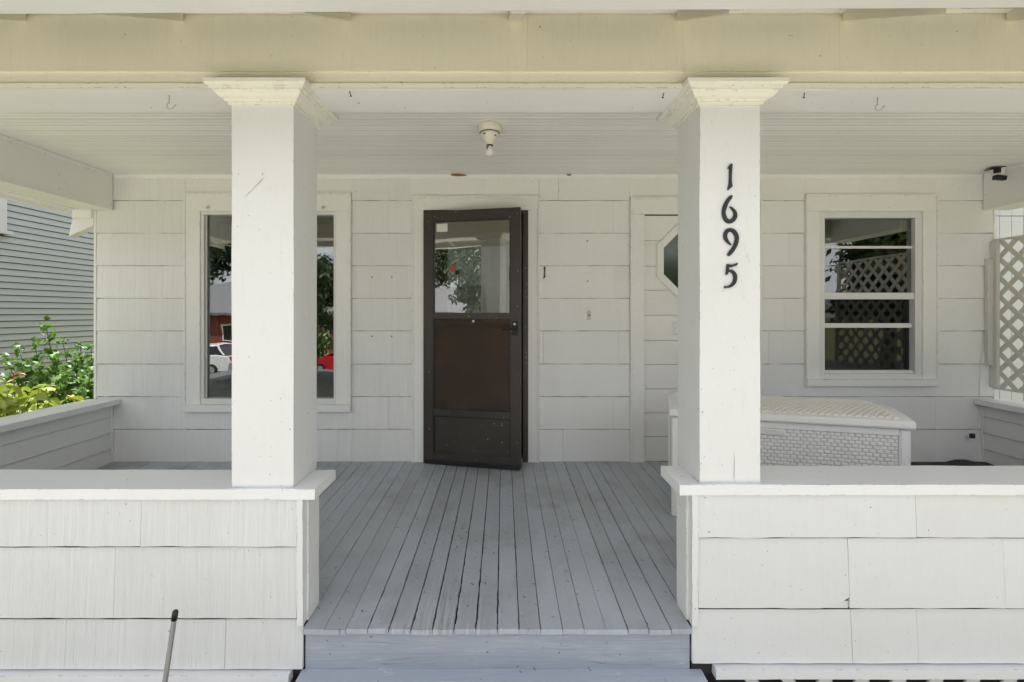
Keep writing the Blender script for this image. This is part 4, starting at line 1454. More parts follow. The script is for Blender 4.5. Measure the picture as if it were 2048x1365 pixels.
# ================================================================== HOOKS AND NAILS IN THE SOFFIT
for hx_, hy_, rot, lab in ((-1.385, 2.055, 0.2, "bent screw hook in the soffit left of the left column"), (1.565, 2.075, -0.2, "screw hook in the soffit right of the right column")):
    mb = MB()
    pth = [(0, 0, 0), (0, 0, -0.020), (-0.001, 0, -0.026)]
    for k in range(11):
        a = R(100 + k * 24)
        pth.append((0.004 + 0.013 * math.cos(a), 0, -0.042 + 0.013 * math.sin(a)))
    pth.append((0.026, 0, -0.036))
    mb.tube([(hx_ + p[0] * math.cos(rot), hy_ + p[0] * math.sin(rot), SOF + p[2]) for p in pth], 0.0022, 8)
    single("screw_hook", mb, M['hook'] if 'hook' in M else M['steel'], (hx_, hy_, SOF), lab, "hook", "hooks in the porch soffit", smooth=True)
for px, py, dx, lab in ((699, 183, 0.3, "black nail in the soffit right of the left column"), (1328, 186, -0.3, "black nail in the soffit left of the right column"),
                        (1609, 186, -0.2, "black nail in the soffit right of the right column")):
    s_ = (626 - py) / (SOF - EYE)
    nx_, ny_ = (px - 1007) / s_, F_PX / s_
    mb = MB()
    mb.tube([(nx_, ny_, SOF + 0.002), (nx_ + dx * 0.02, ny_ - 0.002, SOF - 0.020)], 0.0019, 6)
    mb.tube([(nx_ + dx * 0.02, ny_ - 0.002, SOF - 0.020), (nx_ + dx * 0.021, ny_ - 0.002, SOF - 0.0215)], 0.0045, 8)
    single("nail", mb, M['nail'], (nx_, ny_, SOF), lab, "nail", "nails in the porch soffit")

# ================================================================== SECURITY LIGHT IN THE RIGHT CORNER
sx_, sy_ = 3.80, 3.87
sl = thing("security_light", (sx_, sy_, CEIL), "small black security light in the right corner of the ceiling", "light")
part("mount", MB().box(sx_ + 0.02, sx_ + 0.085, sy_ - 0.03, sy_ + 0.03, CEIL - 0.055, CEIL - 0.001, 0.004), M['trim'], sl)
mb = MB()
mb.hexa([(sx_ - 0.03, sy_ - 0.05, CEIL - 0.020), (sx_ + 0.075, sy_ - 0.05, CEIL - 0.004), (sx_ + 0.075, sy_ + 0.02, CEIL - 0.004), (sx_ - 0.03, sy_ + 0.02, CEIL - 0.020),
         (sx_ - 0.03, sy_ - 0.05, CEIL - 0.013), (sx_ + 0.075, sy_ - 0.05, CEIL + 0.001), (sx_ + 0.075, sy_ + 0.02, CEIL + 0.001), (sx_ - 0.03, sy_ + 0.02, CEIL - 0.013)])
part("upper_head", mb, M['nail'], sl)
part("neck", MB().box(sx_ + 0.014, sx_ + 0.042, sy_ - 0.045, sy_ - 0.005, CEIL - 0.048, CEIL - 0.008, 0.003), M['nail'], sl)
mb = MB()
z_ = CEIL - 0.075
mb.hexa([(sx_ - 0.022, sy_ - 0.07, z_ - 0.030), (sx_ + 0.066, sy_ - 0.06, z_ - 0.036), (sx_ + 0.066, sy_ - 0.03, z_ - 0.036), (sx_ - 0.022, sy_ - 0.03, z_ - 0.030),
         (sx_ - 0.014, sy_ - 0.07, z_ + 0.004), (sx_ + 0.074, sy_ - 0.06, z_ - 0.002), (sx_ + 0.074, sy_ - 0.03, z_ - 0.002), (sx_ - 0.014, sy_ - 0.03, z_ + 0.004)], 0.002)
part("lower_head", mb, M['nail'], sl)

# ================================================================== LATTICE PANEL ON THE RIGHT
LX = 4.005
lt = thing("lattice_panel", (LX, 3.2, 0.60), "grey diagonal lattice panel on the right side of the porch", "lattice")
LY0, LY1, LZ0, LZ1 = 2.30, WALL - 0.012, 0.612, 1.800
def slat_clip(c, sgn):
    """centre line y = c + sgn*(z-LZ0) clipped to the panel"""
    pts = []
    z0_, z1_ = LZ0, LZ1
    if sgn > 0:
        z0_ = max(z0_, LZ0 + (LY0 - c)); z1_ = min(z1_, LZ0 + (LY1 - c))
    else:
        z0_ = max(z0_, LZ0 + (c - LY1)); z1_ = min(z1_, LZ0 + (c - LY0))
    if z1_ - z0_ < 0.05:
        return None
    return (c + sgn * (z0_ - LZ0), z0_), (c + sgn * (z1_ - LZ0), z1_)
for sgn, xo in ((1, 0.0), (-1, 0.0075)):
    c = LY0 - (LZ1 - LZ0) if sgn > 0 else LY0
    c += 0.03
    while c < (LY1 if sgn > 0 else LY1 + (LZ1 - LZ0)):
        seg = slat_clip(c, sgn)
        if seg:
            (ya, za), (yb, zb) = seg
            d = 0.027
            mb = MB()
            X0, X1 = LX + xo, LX + xo + 0.0068
            mb.hexa([(X0, ya - d, za), (X1, ya - d, za), (X1, ya + d, za), (X0, ya + d, za), (X0, yb - d, zb), (X1, yb - d, zb), (X1, yb + d, zb), (X0, yb + d, zb)])
            part("slat", mb, M['lattice'], lt)
        c += 0.152
part("top_rail", MB().box(LX - 0.012, LX + 0.020, LY0 - 0.04, LY1 - 0.003, LZ1, LZ1 + 0.016, 0.001), M['lattice'], lt)
part("bottom_rail", MB().box(LX - 0.012, LX + 0.020, LY0 - 0.04, LY1 - 0.003, LZ0 - 0.016, LZ0, 0.001), M['lattice'], lt)
part("post", MB().gridbox(LX - 0.030, LX - 0.001, LY1 - 0.055, LY1, LZ0, LZ1, (1, 1, 12), 0.001), M['lattice'], lt)
part("post", MB().box(LX - 0.025, LX - 0.001, LY0 - 0.04, LY0, LZ0, LZ1), M['lattice'], lt)
part("nailer", MB().gridbox(LX - 0.075, LX - 0.031, LY1 - 0.030, LY1 - 0.002, wz(730), wz(520), (1, 1, 8), 0.001), M['lattice'], lt)

# hanging cable by the right corner
mb = MB()
pth = []
for k in range(16):
    t_ = k / 15
    px = 1955 + 14 * (1 - t_) ** 1.5 - 3 * math.sin(t_ * 3)
    pth.append((wx(px), WALL - 0.022, wz(640 + 170 * t_)))
for px, py in ((1951, 830), (1950, 845), (1945, 857), (1936, 866)):
    pth.append((wx(px), WALL - 0.06, wz(py)))
mb.tube(pth, 0.0028, 6)
cb = single("power_cable", mb, M['cable'], (wx(1950), WALL - 0.02, wz(866)), "thin white cable with black plug hanging by the right corner", "cable", smooth=True)
part("plug", MB().box(wx(1926), wx(1934), WALL - 0.075, WALL - 0.050, wz(873), wz(864), 0.003), M['rubber'], cb)

# ================================================================== WICKER DECK BOX
bx = thing("deck_box", (2.19, 2.652, 0.0), "white resin wicker storage box standing against the right side of the porch", "storage box", rotz=R(-16.4))
# local frame: +x to the right corner is 0, box runs to -L; +y away from the camera
L_, D_ = 1.228, 0.64
ZL = 0.597                         # lower edge of the lid
fl = fz(2.9) + 0.004


def bxp(name, mb, mat, **kw):
    return part(name, mb, mat, bx, local=True, **kw)


bxp("body", MB().box(-L_ + 0.02, -0.02, 0.022, D_ - 0.02, fl, ZL - 0.006), M['weave_back'])
for xa in (-L_ + 0.004, -0.058):
    bxp("corner_post", MB().box(xa, xa + 0.054, 0.004, 0.06, fl, ZL - 0.010, 0.010), M['resin'])
    bxp("corner_post", MB().box(xa, xa + 0.054, D_ - 0.06, D_ - 0.004, fl, ZL - 0.010, 0.010), M['resin'])
bxp("top_band", MB().box(-L_ + 0.058, -0.058, 0.010, 0.03, ZL - 0.045, ZL - 0.008, 0.002), M['resin'])
bxp("base_band", MB().box(-L_ + 0.058, -0.058, 0.010, 0.03, fl, fl + 0.05, 0.002), M['resin'])
mb = MB()
cw, chh = 0.0330, 0.0200
nx_, nz_ = int((L_ - 0.118) / cw), int((ZL - 0.046 - fl - 0.05) / chh)
cw, chh = (L_ - 0.118) / nx_, (ZL - 0.046 - fl - 0.05) / nz_
for i in range(nx_ + 1):
    for j in range(nz_):
        x = -L_ + 0.059 + i * cw - (cw * 0.5 if j % 2 else 0)
        z = fl + 0.050 + j * chh
        sh = 0.0
        a, b, yy_ = x + sh + 0.0010, x + sh + cw - 0.0016, 0.011 + random.random() * 0.005
        b = min(b, -0.060)
        a = max(a, -L_ + 0.060)
        if b - a < 0.008:
            continue
        if abs((a + b) / 2 - (-0.70)) < 0.085 and z > ZL - 0.085:
            continue
        p = 0.004
        o = mb.pts([(a, 0.0218, z + 0.0013), (b, 0.0218, z + 0.0013), (b, 0.0218, z + chh - 0.0013), (a, 0.0218, z + chh - 0.0013),
                    (a + p, yy_, z + p + 0.001), (b - p, yy_, z + p + 0.001), (b - p, yy_, z + chh - p - 0.001), (a + p, yy_, z + chh - p - 0.001)])
        for f in ((4, 5, 6, 7), (0, 1, 5, 4), (1, 2, 6, 5), (2, 3, 7, 6), (3, 0, 4, 7)):
            mb.face([o[q] for q in f])
bxp("weave", mb, M['resin'], kind="stuff")
# recessed grip in the front
bxp("grip", MB().box(-0.795, -0.605, 0.008, 0.02, ZL - 0.085, ZL - 0.047, 0.006), M['resin'])
bxp("grip_recess", MB().box(-0.785, -0.615, 0.0070, 0.0078, ZL - 0.078, ZL - 0.052, 0.0), M['resin_lid'])
# lid: slight crown, rounded front lip
mb = MB()


def lidz(y):
    t_ = (y + 0.01) / (D_ + 0.01)
    return ZL + 0.036 + 0.030 * (1 - (2 * t_ - 1) ** 2)


prof = [(-0.012, ZL - 0.002), (-0.016, ZL + 0.008), (-0.014, ZL + 0.028), (-0.004, ZL + 0.037)]
for k in range(0, 13):
    yv = 0.01 + (D_ - 0.01) * k / 12
    prof.append((yv, lidz(yv)))
prof += [(D_ + 0.008, ZL + 0.025), (D_ + 0.008, ZL - 0.002)]
mb.prism(prof, 'x', -L_ - 0.008, 0.008)
bxp("lid", mb, M['resin_lidrim'] if 'resin_lidrim' in M else M['resin'])
mb = MB()
u, v_ = 0.036, 0.025
for i in range(int((L_ - 0.07) / u)):
    for j in range(int((D_ - 0.07) / v_)):
        x = -L_ + 0.035 + i * u + (u * 0.5 if j % 2 else 0) + j * 0.0
        yv = 0.035 + j * v_
        a, b = x + 0.002, x + u * 0.88
        if b > -0.03:
            continue
        z0_, z1_ = lidz(yv + 0.001) + 0.0005, lidz(yv + v_ - 0.001) + 0.0005
        o = mb.pts([(a, yv + 0.001, z0_ - 0.002), (b, yv + 0.001, z0_ - 0.002), (b + 0.004, yv + v_ - 0.001, z1_ - 0.002), (a + 0.004, yv + v_ - 0.001, z1_ - 0.002),
                    (a + 0.004, yv + 0.004, z0_ + 0.008), (b - 0.004, yv + 0.004, z0_ + 0.008), (b, yv + v_ - 0.004, z1_ + 0.006), (a + 0.008, yv + v_ - 0.004, z1_ + 0.006)])
        for f in ((4, 5, 6, 7), (0, 1, 5, 4), (1, 2, 6, 5), (2, 3, 7, 6), (3, 0, 4, 7)):
            mb.face([o[q] for q in f])
bxp("lid_weave", mb, M['resin_lid'], kind="stuff")

# dark mat behind the box
mb = MB()
rows = []
for i in range(15):
    x = 2.72 + (3.86 - 2.72) * i / 14
    dz = 0.012 + 0.012 * mnoise.noise(Vector((x * 4, 0, 3))) + (0.02 if 10 < i < 13 else 0)
    rows.append(mb.pts([(x, 3.30, fz(3.3) + 0.003), (x, 3.34, fz(3.3) + 0.010 + dz * 0.3), (x, 3.97, 0.012 + dz), (x, 4.03, 0.004)]))
for r0, r1 in zip(rows, rows[1:]):
    for k in range(3):
        mb.face([r0[k], r0[k + 1], r1[k + 1], r1[k]])
    mb.face([r0[3], r0[0], r1[0], r1[3]])
mb.face(rows[0])
mb.face(rows[-1][::-1])
single("floor_mat", mb, M['mat'], (3.3, 3.6, 0.0), "dark rumpled mat on the floor in the right rear corner", "mat", smooth=True)

# ================================================================== METAL STAKE IN FRONT
s_ = F_PX / 1.84
top = Vector(((351 - 1007) / s_, 1.84, EYE + (626 - 1222) / s_))
low = Vector(((330 - 1007) / s_, 1.84, EYE + (626 - 1365) / s_))
dirn = (low - top).normalized()
end = top + dirn * ((top.z - GZ + 0.05) / -dirn.z)
stk = thing("metal_stake", (end.x, end.y, GZ), "slim leaning metal stake with black tip in front of the left half wall", "stake")
mb = MB()
mb.tube([top + dirn * 0.02, end], [0.0088, 0.0095], 10)
part("rod", mb, M['stick'], stk, smooth=True)
mb = MB()
mb.tube([top + dirn * 0.034, top + dirn * 0.004, top - dirn * 0.002], [0.0105, 0.0105, 0.007], 12)
part("tip", mb, M['rubber'], stk, smooth=True)
mb = MB()
q0 = top + dirn * 0.072
mb.tube([q0 + Vector((-0.0115, -0.004, 0)), q0 + Vector((-0.006, -0.008, 0.001))], 0.0035, 8)
part("button", mb, M['steel'], stk)

# ================================================================== NEIGHBOUR HOUSE (left)
NX = -7.2
nh = thing("neighbour_house", (NX - 3, 8.0, GZ), "blue grey lap sided neighbour house left of the porch", "house")
part("core", MB().box(NX - 7, NX - 0.02, 1.0, 15.0, GZ - 0.2, 6.2), M['felt'], nh)
z = GZ
nwin = (5.6, 7.16, 2.40, 4.2)
while z < 6.1:
    zt = z + 0.0945
    segs = [(1.0, 15.0)]
    if zt > nwin[2] - 0.05 and z < nwin[3] + 0.05:
        segs = [(1.0, nwin[0]), (nwin[1], 15.0)]
    for y0_, y1_ in segs:
        mb = MB()
        mb.prism([(NX - 0.02, z), (NX + 0.011, z), (NX - 0.004, zt - 0.010), (NX - 0.02, zt - 0.010)], 'y', y0_, y1_)
        part("siding_board", mb, M['neigh'], nh)
    z = zt
part("window_trim", MB().box(NX - 0.01, NX + 0.035, nwin[0], nwin[1], nwin[2], nwin[3]), M['whitewall'], nh)
part("window_pane", MB().box(NX + 0.0355, NX + 0.038, nwin[0] + 0.12, nwin[1] - 0.12, nwin[2] + 0.1, nwin[3] - 0.1), M['carglass'], nh)
part("window_sill", MB().box(NX - 0.01, NX + 0.075, nwin[0] - 0.05, nwin[1] + 0.05, nwin[2] - 0.05, nwin[2] - 0.001), M['whitewall'], nh)
mb = MB()
mb.prism([(NX + 0.5, 6.0), (NX - 3.5, 8.2), (NX - 7.5, 6.0), (NX - 7.5, 6.12), (NX - 3.5, 8.35), (NX + 0.5, 6.12)], 'y', 0.6, 15.4)
part("roof", mb, M['roof'], nh)

# white boarded building on the right
gh = thing("white_outbuilding", (7.2, 7.0, GZ), "bright white vertical board outbuilding behind the lattice", "shed")
part("core", MB().box(4.9, 10.0, 5.92, 9.0, GZ - 0.1, 3.3), M['whitewall'], gh)
x = 4.9
i = 0
while x < 8.2:
    part("board", MB().gridbox(x + 0.004, x + 0.138, 5.895 - random.random() * 0.003, 5.919, GZ, 2.36 if x < 20 else 3, (1, 1, 8), 0.001), M['whitewall'], gh)
    part("upper_board", MB().gridbox(x + 0.002, x + 0.140, 5.890, 5.919, 2.372, 3.3, (1, 1, 4), 0.001), M['whitewall'], gh)
    x += 0.142
mb = MB()
mb.prism([(5.6, 3.25), (9.3, 4.6), (9.3, 4.75), (5.5, 3.36)], 'x', 4.6, 10.2)
part("roof", mb, M['roof'], gh)

# ================================================================== PLANTS BY THE LEFT LEDGE
def leaf_faces(mb, base, d, up, ln, wd, lobes=False, fold=0.25):
    d = d.normalized()
    s = d.cross(up)
    if s.length < 1e-3:
        s = Vector((1, 0, 0))
    s.normalize()
    n = s.cross(d).normalized()
    if lobes:
        prof = [(0.0, 0.04), (0.18, 0.42), (0.30, 0.30), (0.45, 0.55), (0.62, 0.28), (0.80, 0.22), (1.0, 0.0)]
    else:
        prof = [(0.0, 0.03), (0.2, 0.36), (0.45, 0.5), (0.7, 0.36), (1.0, 0.0)]
    mid = [base + d * (t * ln) - n * (0.25 * ln * t * t) for t, _ in prof]
    L = [m + s * (w * wd) + n * (abs(w) * wd * fold) for m, (t, w) in zip(mid, prof)]
    Rr = [m - s * (w * wd) + n * (abs(w) * wd * fold) for m, (t, w) in zip(mid, prof)]
    vm, vl, vr = mb.pts(mid), mb.pts(L[:-1]), mb.pts(Rr[:-1])
    k = len(prof)
    for i in range(k - 2):
        mb.face([vm[i], vm[i + 1], vl[i + 1], vl[i]])
        mb.face([vm[i + 1], vm[i], vr[i], vr[i + 1]])
    mb.face([vm[k - 2], vm[k - 1], vl[k - 2]])
    mb.face([vm[k - 1], vm[k - 2], vr[k - 2]])


def rvec():
    while True:
        v = Vector((random.uniform(-1, 1), random.uniform(-1, 1), random.uniform(-1, 1)))
        if 0.05 < v.length < 1:
            return v.normalized()


def shrub(label, loc, shoots, dens, leaf, mat):
    t = thing("leafy_shrub", loc, label, "shrub")
    st, lf = MB(), MB()
    base = Vector(loc)
    for (tip, bend) in shoots:
        tip = Vector(tip)
        mid = base.lerp(tip, 0.5) + Vector(bend)
        pth = []
        for k in range(13):
            u_ = k / 12
            pth.append(base * (1 - u_) ** 2 + mid * (2 * u_ * (1 - u_)) + tip * u_ ** 2)
        st.tube(pth, [0.010 * (1 - 0.8 * k / 12) + 0.001 for k in range(13)], 5)
        for k in range(4, 13):
            u_ = k / 12
            p = pth[k]
            dd = (pth[k] - pth[k - 1]).normalized()
            nl = int(dens * (1.2 - u_) ** 1.25) + 3
            for _ in range(nl):
                sz = leaf * random.uniform(0.45, 1.25) * (1.15 - 0.55 * u_)
                out = (rvec() + Vector((0, 0, -0.1)) + dd * 0.35)
                off = rvec() * random.uniform(0.0, 0.19 * (1.2 - u_) + 0.015)
                leaf_faces(lf, p + off, out, Vector((0, -0.3, 1)) + rvec() * 0.8, sz, sz * 0.95, True)
    part("stem", st, M['stem'], t)
    part("foliage", lf, mat, t, kind="stuff")
    return t


def PX(px, py, Y):
    s = F_PX / Y
    return Vector(((px - 1007) / s, Y, EYE + (626 - py) / s))


Yb = 4.75
shrub("tall green lobed leaf shrub growing beyond the left ledge", (-4.1, 4.8, GZ),
      [(PX(92, 652, Yb), (0, 0, 0)), (PX(70, 690, Yb), (-0.1, 0, 0)), (PX(125, 682, 4.9), (0.1, 0, 0)), (PX(160, 690, 4.8), (0.1, 0, 0)), (PX(182, 694, 4.7), (0.1, 0, 0)),
       (PX(38, 700, 4.7), (-0.1, 0, 0.1)), (PX(10, 716, 4.6), (-0.1, 0, 0.15)), (PX(205, 720, 4.8), (0.1, 0, 0)), (PX(150, 720, 4.5), (0.05, 0, 0.05)), (PX(110, 715, 4.6), (0, 0, 0.05)),
       (PX(75, 735, 4.6), (0, 0, 0.05)), (PX(180, 745, 4.5), (0, 0, 0.05)), (PX(130, 755, 4.4), (0, 0, 0.05)), (PX(195, 770, 4.5), (0, 0, 0.05)), (PX(100, 770, 4.4), (0, 0, 0.05)),
       (PX(50, 750, 4.7), (0, 0, 0.05)), (PX(160, 785, 4.3), (0, 0, 0.05)), (PX(60, 765, 4.6), (0, 0, 0.05)), (PX(20, 760, 4.7), (0, 0, 0.05)), (PX(125, 735, 4.5), (0, 0, 0.05)), (PX(170, 765, 4.4), (0, 0, 0.05))], 66, 0.090, M['shrubleaf'])

# broad yellow-green leaves, each one a part
hosta = thing("broad_leaf_plant", (-3.75, 3.6, GZ), "bright yellow green broad leaf plant just outside the left ledge", "plant")
lm = []
for v in range(6):
    mb = MB()
    ln, wd = 0.17, 0.12
    prof = [(0.0, 0.05), (0.10, 0.33), (0.28, 0.50), (0.5, 0.47), (0.72, 0.30), (0.9, 0.11), (1.0, 0.0)]
    cur = random.uniform(0.2, 0.5)
    fo = random.uniform(0.10, 0.4)
    mid = [Vector((t * ln, 0, -cur * ln * t * t)) for t, _ in prof]
    rows = []
    for m_, (t, w) in zip(mid, prof):
        wv = 0.006 * math.sin(t * 9 + v)
        rows.append(mb.pts([m_ + Vector((0, w * wd, w * wd * fo + wv)), m_ + Vector((0, w * wd * 0.5, w * wd * fo * 0.35)), m_, m_ + Vector((0, -w * wd * 0.5, w * wd * fo * 0.35)), m_ + Vector((0, -w * wd, w * wd * fo - wv))]))
    for r0, r1 in zip(rows, rows[1:]):
        for k in range(4):
            mb.face([r0[k], r0[k + 1], r1[k + 1], r1[k]])
    bmesh.ops.remove_doubles(mb.bm, verts=mb.bm.verts, dist=1e-4)
    lm.append(mb.mesh("leaf", M['hostaleaf'], smooth=True))
stm = MB()
horg = Vector(hosta.location)
for i in range(230):
    px = random.uniform(-60, 125) if i < 180 else random.uniform(60, 150)
    Yl = random.uniform(3.35, 4.15)
    topy = 762 + max(0, px - 30) * 0.28 + random.random() ** 0.8 * 95
    p = PX(px, topy, Yl)
    if p.x > -3.43:
        p.x = -3.43 - random.random() * 0.25
    rt = Vector((-3.8 + random.uniform(-0.3, 0.2), 3.7 + random.uniform(-0.3, 0.3), GZ))
    o = bpy.data.objects.new("leaf", lm[i % 6])
    COL.objects.link(o)
    o.parent = hosta
    o.location = p - horg
    sc2 = random.uniform(0.35, 0.85)
    o.scale = (sc2, sc2, sc2)
    o.rotation_euler = (random.uniform(-0.7, 0.7), random.uniform(-0.6, 1.0), random.uniform(0, 6.28))
    stm.tube([rt, rt.lerp(p, 0.6) + Vector((0, 0, 0.12)), p], [0.004, 0.003, 0.002], 4)
part("stem", stm, M['stem'], hosta)

for i, (px, py, Y, lab) in enumerate(((28, 760, 3.9, "orange pink lily flower, nearer the frame edge of the pair"), (38, 747, 4.1, "orange pink lily flower, highest above the broad leaves"),
                                      (108, 778, 4.1, "small orange flower in the shrub above the ledge"), (146, 797, 4.0, "yellow flower low beside the house corner"))):
    p = PX(px, py, Y)
    t = thing("lily_flower", (p.x, p.y, GZ), lab, "flower", "flowers beyond the left ledge")
    st = MB()
    st.tube([(p.x + 0.03, p.y, GZ), (p.x + 0.02, p.y, (p.z + GZ) / 2), p], [0.004, 0.003, 0.002], 5)
    part("stem", st, M['stem'], t)
    for k in range(6):
        a = k * math.pi / 3 + i
        mb = MB()
        leaf_faces(mb, p, Vector((math.cos(a) + 0.5 * math.sin(i * 2.1), math.sin(a) - 0.5, 0.9 * math.cos(a + i) + 0.3)), Vector((0, 0, 1)), 0.050, 0.022)
        part("petal", mb, M['petal_y'] if i == 3 else M['petal'], t)


# ================================================================== ACROSS THE STREET (seen in the glass)
def tree(name, label, loc, h, rad, crown_z, n, leaf, mat, droop=0.2, seed=1, conic=0.0):
    random.seed(seed)
    t = thing(name, loc, label, "tree")
    base = Vector(loc)
    tr = MB()
    lean = Vector((random.uniform(-0.3, 0.3), random.uniform(-0.3, 0.3), 0))
    pth = [base + lean * (k / 6) ** 2 + Vector((0, 0, h * 0.85 * k / 6)) for k in range(7)]
    r0 = h * 0.022
    tr.tube(pth, [r0 * (1.25 - k / 6) for k in range(7)], 8)
    tips = []
    for b in range(26):
        u_ = random.uniform(0.25, 0.98)
        p0 = base + lean * u_ ** 2 + Vector((0, 0, crown_z + (h - crown_z) * u_ * 0.85))
        a = random.uniform(0, 6.28)
        reach = rad * (1 - conic * u_) * random.uniform(0.55, 1.0) * math.sqrt(max(0.05, 1 - (1 - conic) * (abs(u_ - 0.45) / 0.65) ** 2))
        p2 = p0 + Vector((math.cos(a) * reach, math.sin(a) * reach, reach * random.uniform(-0.15, 0.5) - droop * reach))
        p1 = p0.lerp(p2, 0.5) + Vector((0, 0, 0.18 * reach))
        tr.tube([p0, p1, p2], [r0 * 0.35, r0 * 0.2, 0.01], 5)
        for k in range(7):
            w = 0.3 + 0.7 * k / 6
            tips.append(p0.lerp(p1, w * 2) if w < 0.5 else p1.lerp(p2, w * 2 - 1))
    part("trunk", tr, M['bark'], t)
    lf = MB()
    for i in range(n):
        c = random.choice(tips)
        p = c + rvec() * (random.random() ** 0.5) * rad * 0.24
        d = rvec() + Vector((0, 0, -droop * 3))
        leaf_faces_low(lf, p, d, leaf * random.uniform(0.6, 1.3))
    part("crown", lf, mat, t, kind="stuff")
    return t


def leaf_faces_low(mb, p, d, ln):
    d = d.normalized()
    s = d.cross(rvec())
    if s.length < 1e-3:
        return
    s = s.normalized() * ln * 0.22
    v = mb.pts([p, p + d * ln * 0.5 + s, p + d * ln, p + d * ln * 0.5 - s])
    mb.face(v)


tree("street_tree", "slender dark leafed tree on the left of the forecourt", (-5.15, -5.3, GZ), 3.9, 1.15, 1.1, 5200, 0.17, M['darkleaf'], 0.4, 3)
tree("street_tree", "low green tree at the kerb before the red house", (-8.9, -13.2, ST + 0.1), 4.0, 1.6, 0.8, 5000, 0.22, M['midleaf'], 0.2, 5)
tree("street_tree", "large green tree beyond the right end of the lawn", (6.3, -9.0, GZ - 0.4), 6.0, 2.8, 1.0, 10000, 0.26, M['midleaf'], 0.15, 8)
tree("garden_conifer", "dark conifer beside the right side of the porch", (7.6, 1.2, GZ), 6.5, 1.9, 0.5, 9000, 0.20, M['darkleaf'], 0.15, 11, 0.7)
tree("garden_conifer", "dark conifer further along the right boundary", (8.4, -2.6, GZ), 6.0, 1.9, 0.5, 9000, 0.20, M['darkleaf'], 0.15, 12, 0.7)
tree("street_tree", "tall tree behind the grey roof across the street", (-24.0, -36.0, ST), 12.0, 4.5, 4.0, 6000, 0.5, M['darkleaf'], 0.1, 15)
random.seed(21)


def far_house(label, x0, x1, y0, y1, z0, h, pitch, wall):
    t = thing("far_house", ((x0 + x1) / 2, (y0 + y1) / 2, z0), label, "house")
    part("wall", MB().box(x0, x1, y0, y1, z0, z0 + h), wall, t)
    ym = (y0 + y1) / 2
    mb = MB()
    zt = z0 + h
    ov = 0.5
    mb.prism([(y1 + ov, zt - 0.1), (ym, zt + pitch), (y0 - ov, zt - 0.1), (y0 - ov, zt + 0.1), (ym, zt + pitch + 0.2), (y1 + ov, zt + 0.1)], 'x', x0 - ov, x1 + ov)
    part("roof", mb, M['roof'], t)
    for xg in (x0, x1 - 0.1):
        mb = MB()
        mb.prism([(y0, zt), (y1, zt), (ym, zt + pitch)], 'x', xg, xg + 0.1)
        part("gable", mb, wall, t)
    n = int((x1 - x0) / 2.6)
    for i in range(n):
        cx_ = x0 + (x1 - x0) * (i + 0.5) / n
        f = part("window", MB().box(cx_ - 0.6, cx_ + 0.6, y1 - 0.02, y1 + 0.04, z0 + 1.0, z0 + 2.3), M['whitewall'], t)
        part("pane", MB().box(cx_ - 0.5, cx_ + 0.5, y1 + 0.041, y1 + 0.05, z0 + 1.1, z0 + 2.2), M['carglass'], f)
    return t


far_house("red walled house with grey roof across the street", -29.0, -16.0, -36.0, -28.0, ST, 3.0, 2.3, M['redwall'])
far_house("second red walled house across the street further right", -13.0, -2.0, -37.0, -29.0, ST, 3.0, 2.2, M['redwall'])
far_house("pale house across the street opposite the porch", 3.0, 15.0, -36.0, -28.0, ST, 3.2, 2.4, M['whitewall'])


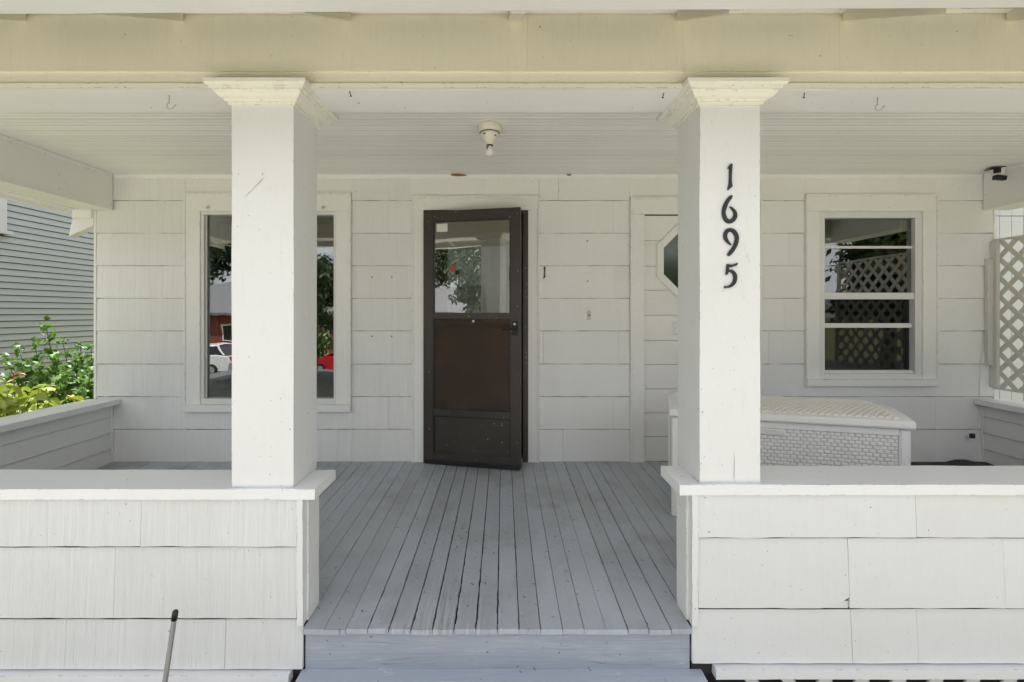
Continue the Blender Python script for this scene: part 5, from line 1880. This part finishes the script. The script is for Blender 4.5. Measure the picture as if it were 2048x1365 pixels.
def car(label, loc, rot, paintm):
    t = thing("parked_car", loc, label, "car", "cars parked along the street", rotz=rot)
    low = [(-2.15, 0.32), (-2.18, 0.62), (-2.08, 0.92), (-1.5, 0.98), (0.85, 0.98), (1.65, 0.86), (2.08, 0.70), (2.15, 0.48), (2.10, 0.26), (-2.05, 0.24)]
    mb = MB()
    rows = []
    for yv, ins in ((-0.86, 0.05), (-0.80, 0.0), (0.80, 0.0), (0.86, 0.05)):
        rows.append(mb.pts([(x * (1 - ins * 0.3), yv, 0.26 + (z - 0.26) * (1 - ins)) for x, z in low]))
    for r0, r1 in zip(rows, rows[1:]):
        for k in range(len(low)):
            mb.face([r0[k], r0[(k + 1) % len(low)], r1[(k + 1) % len(low)], r1[k]])
    mb.face(rows[0])
    mb.face(rows[-1][::-1])
    part("body", mb, paintm, t, local=True)

    def cabin(grow, mat, nm, z0_, top):
        prof = [(-1.95, z0_), (-1.45, top), (0.10, top + 0.03), (1.10, z0_)]
        mb = MB()
        A = mb.pts([(x, -0.80 - grow, z) if z == z0_ else (x, -0.62 - grow, z) for x, z in prof])
        B2 = mb.pts([(x, 0.80 + grow, z) if z == z0_ else (x, 0.62 + grow, z) for x, z in prof])
        mb.face(A)
        mb.face(B2[::-1])
        for k in range(4):
            mb.face([A[k], B2[k], B2[(k + 1) % 4], A[(k + 1) % 4]])
        return part(nm, mb, mat, t, local=True)
    cabin(0.0, M['carglass'], "glass", 0.97, 1.44)
    mb = MB()
    mb.hexa([(-1.52, -0.63, 1.435), (0.16, -0.63, 1.465), (0.16, 0.63, 1.465), (-1.52, 0.63, 1.435), (-1.40, -0.55, 1.48), (0.0, -0.55, 1.51), (0.0, 0.55, 1.51), (-1.40, 0.55, 1.48)])
    part("roof", mb, paintm, t, local=True)
    for sg in (-1, 1):
        for (xa, xb) in ((-1.93, -1.46), (-0.55, -0.50), (1.08, 0.12)):
            mb = MB()
            mb.tube([(xa, sg * 0.80, 0.97), (xb, sg * 0.625, 1.46)], 0.045, 6)
            part("pillar", mb, paintm, t, local=True)
        for xw in (-1.32, 1.32):
            mb = MB()
            mb.lathe([(0.20, -0.10), (0.31, -0.10), (0.32, -0.06), (0.32, 0.06), (0.31, 0.10), (0.20, 0.10)], (xw, sg * 0.80, 0.32), 24, 'y')
            wh = part("wheel", mb, M['rubber'], t, local=True)
            mb = MB()
            for k in range(5):
                a = k * 2 * math.pi / 5
                mb.tube([(xw, sg * 0.905, 0.32), (xw + 0.2 * math.cos(a), sg * 0.908, 0.32 + 0.2 * math.sin(a))], 0.035, 6)
            mb.lathe([(0.19, sg * 0.101), (0.21, sg * 0.101), (0.21, sg * 0.11), (0.19, sg * 0.11)], (xw, sg * 0.80, 0.32), 20, 'y')
            part("rim", mb, M['alloy'], wh, local=True)
        part("headlight", MB().box(1.86, 2.12, sg * 0.62 - 0.16, sg * 0.62 + 0.16, 0.60, 0.74, 0.03), M['lamp'], t, local=True)
        part("tail_light", MB().box(-2.16, -2.02, sg * 0.66 - 0.12, sg * 0.66 + 0.12, 0.66, 0.90, 0.02), M['redpaper'], t, local=True)
    return t


car("white parked car reflected in the left part of the picture window", (-15.6, -17.0, ST + 0.006), R(180), M['carwhite'])
car("red parked car reflected in the right part of the picture window", (-7.7, -17.0, ST + 0.006), R(180), M['carred'])
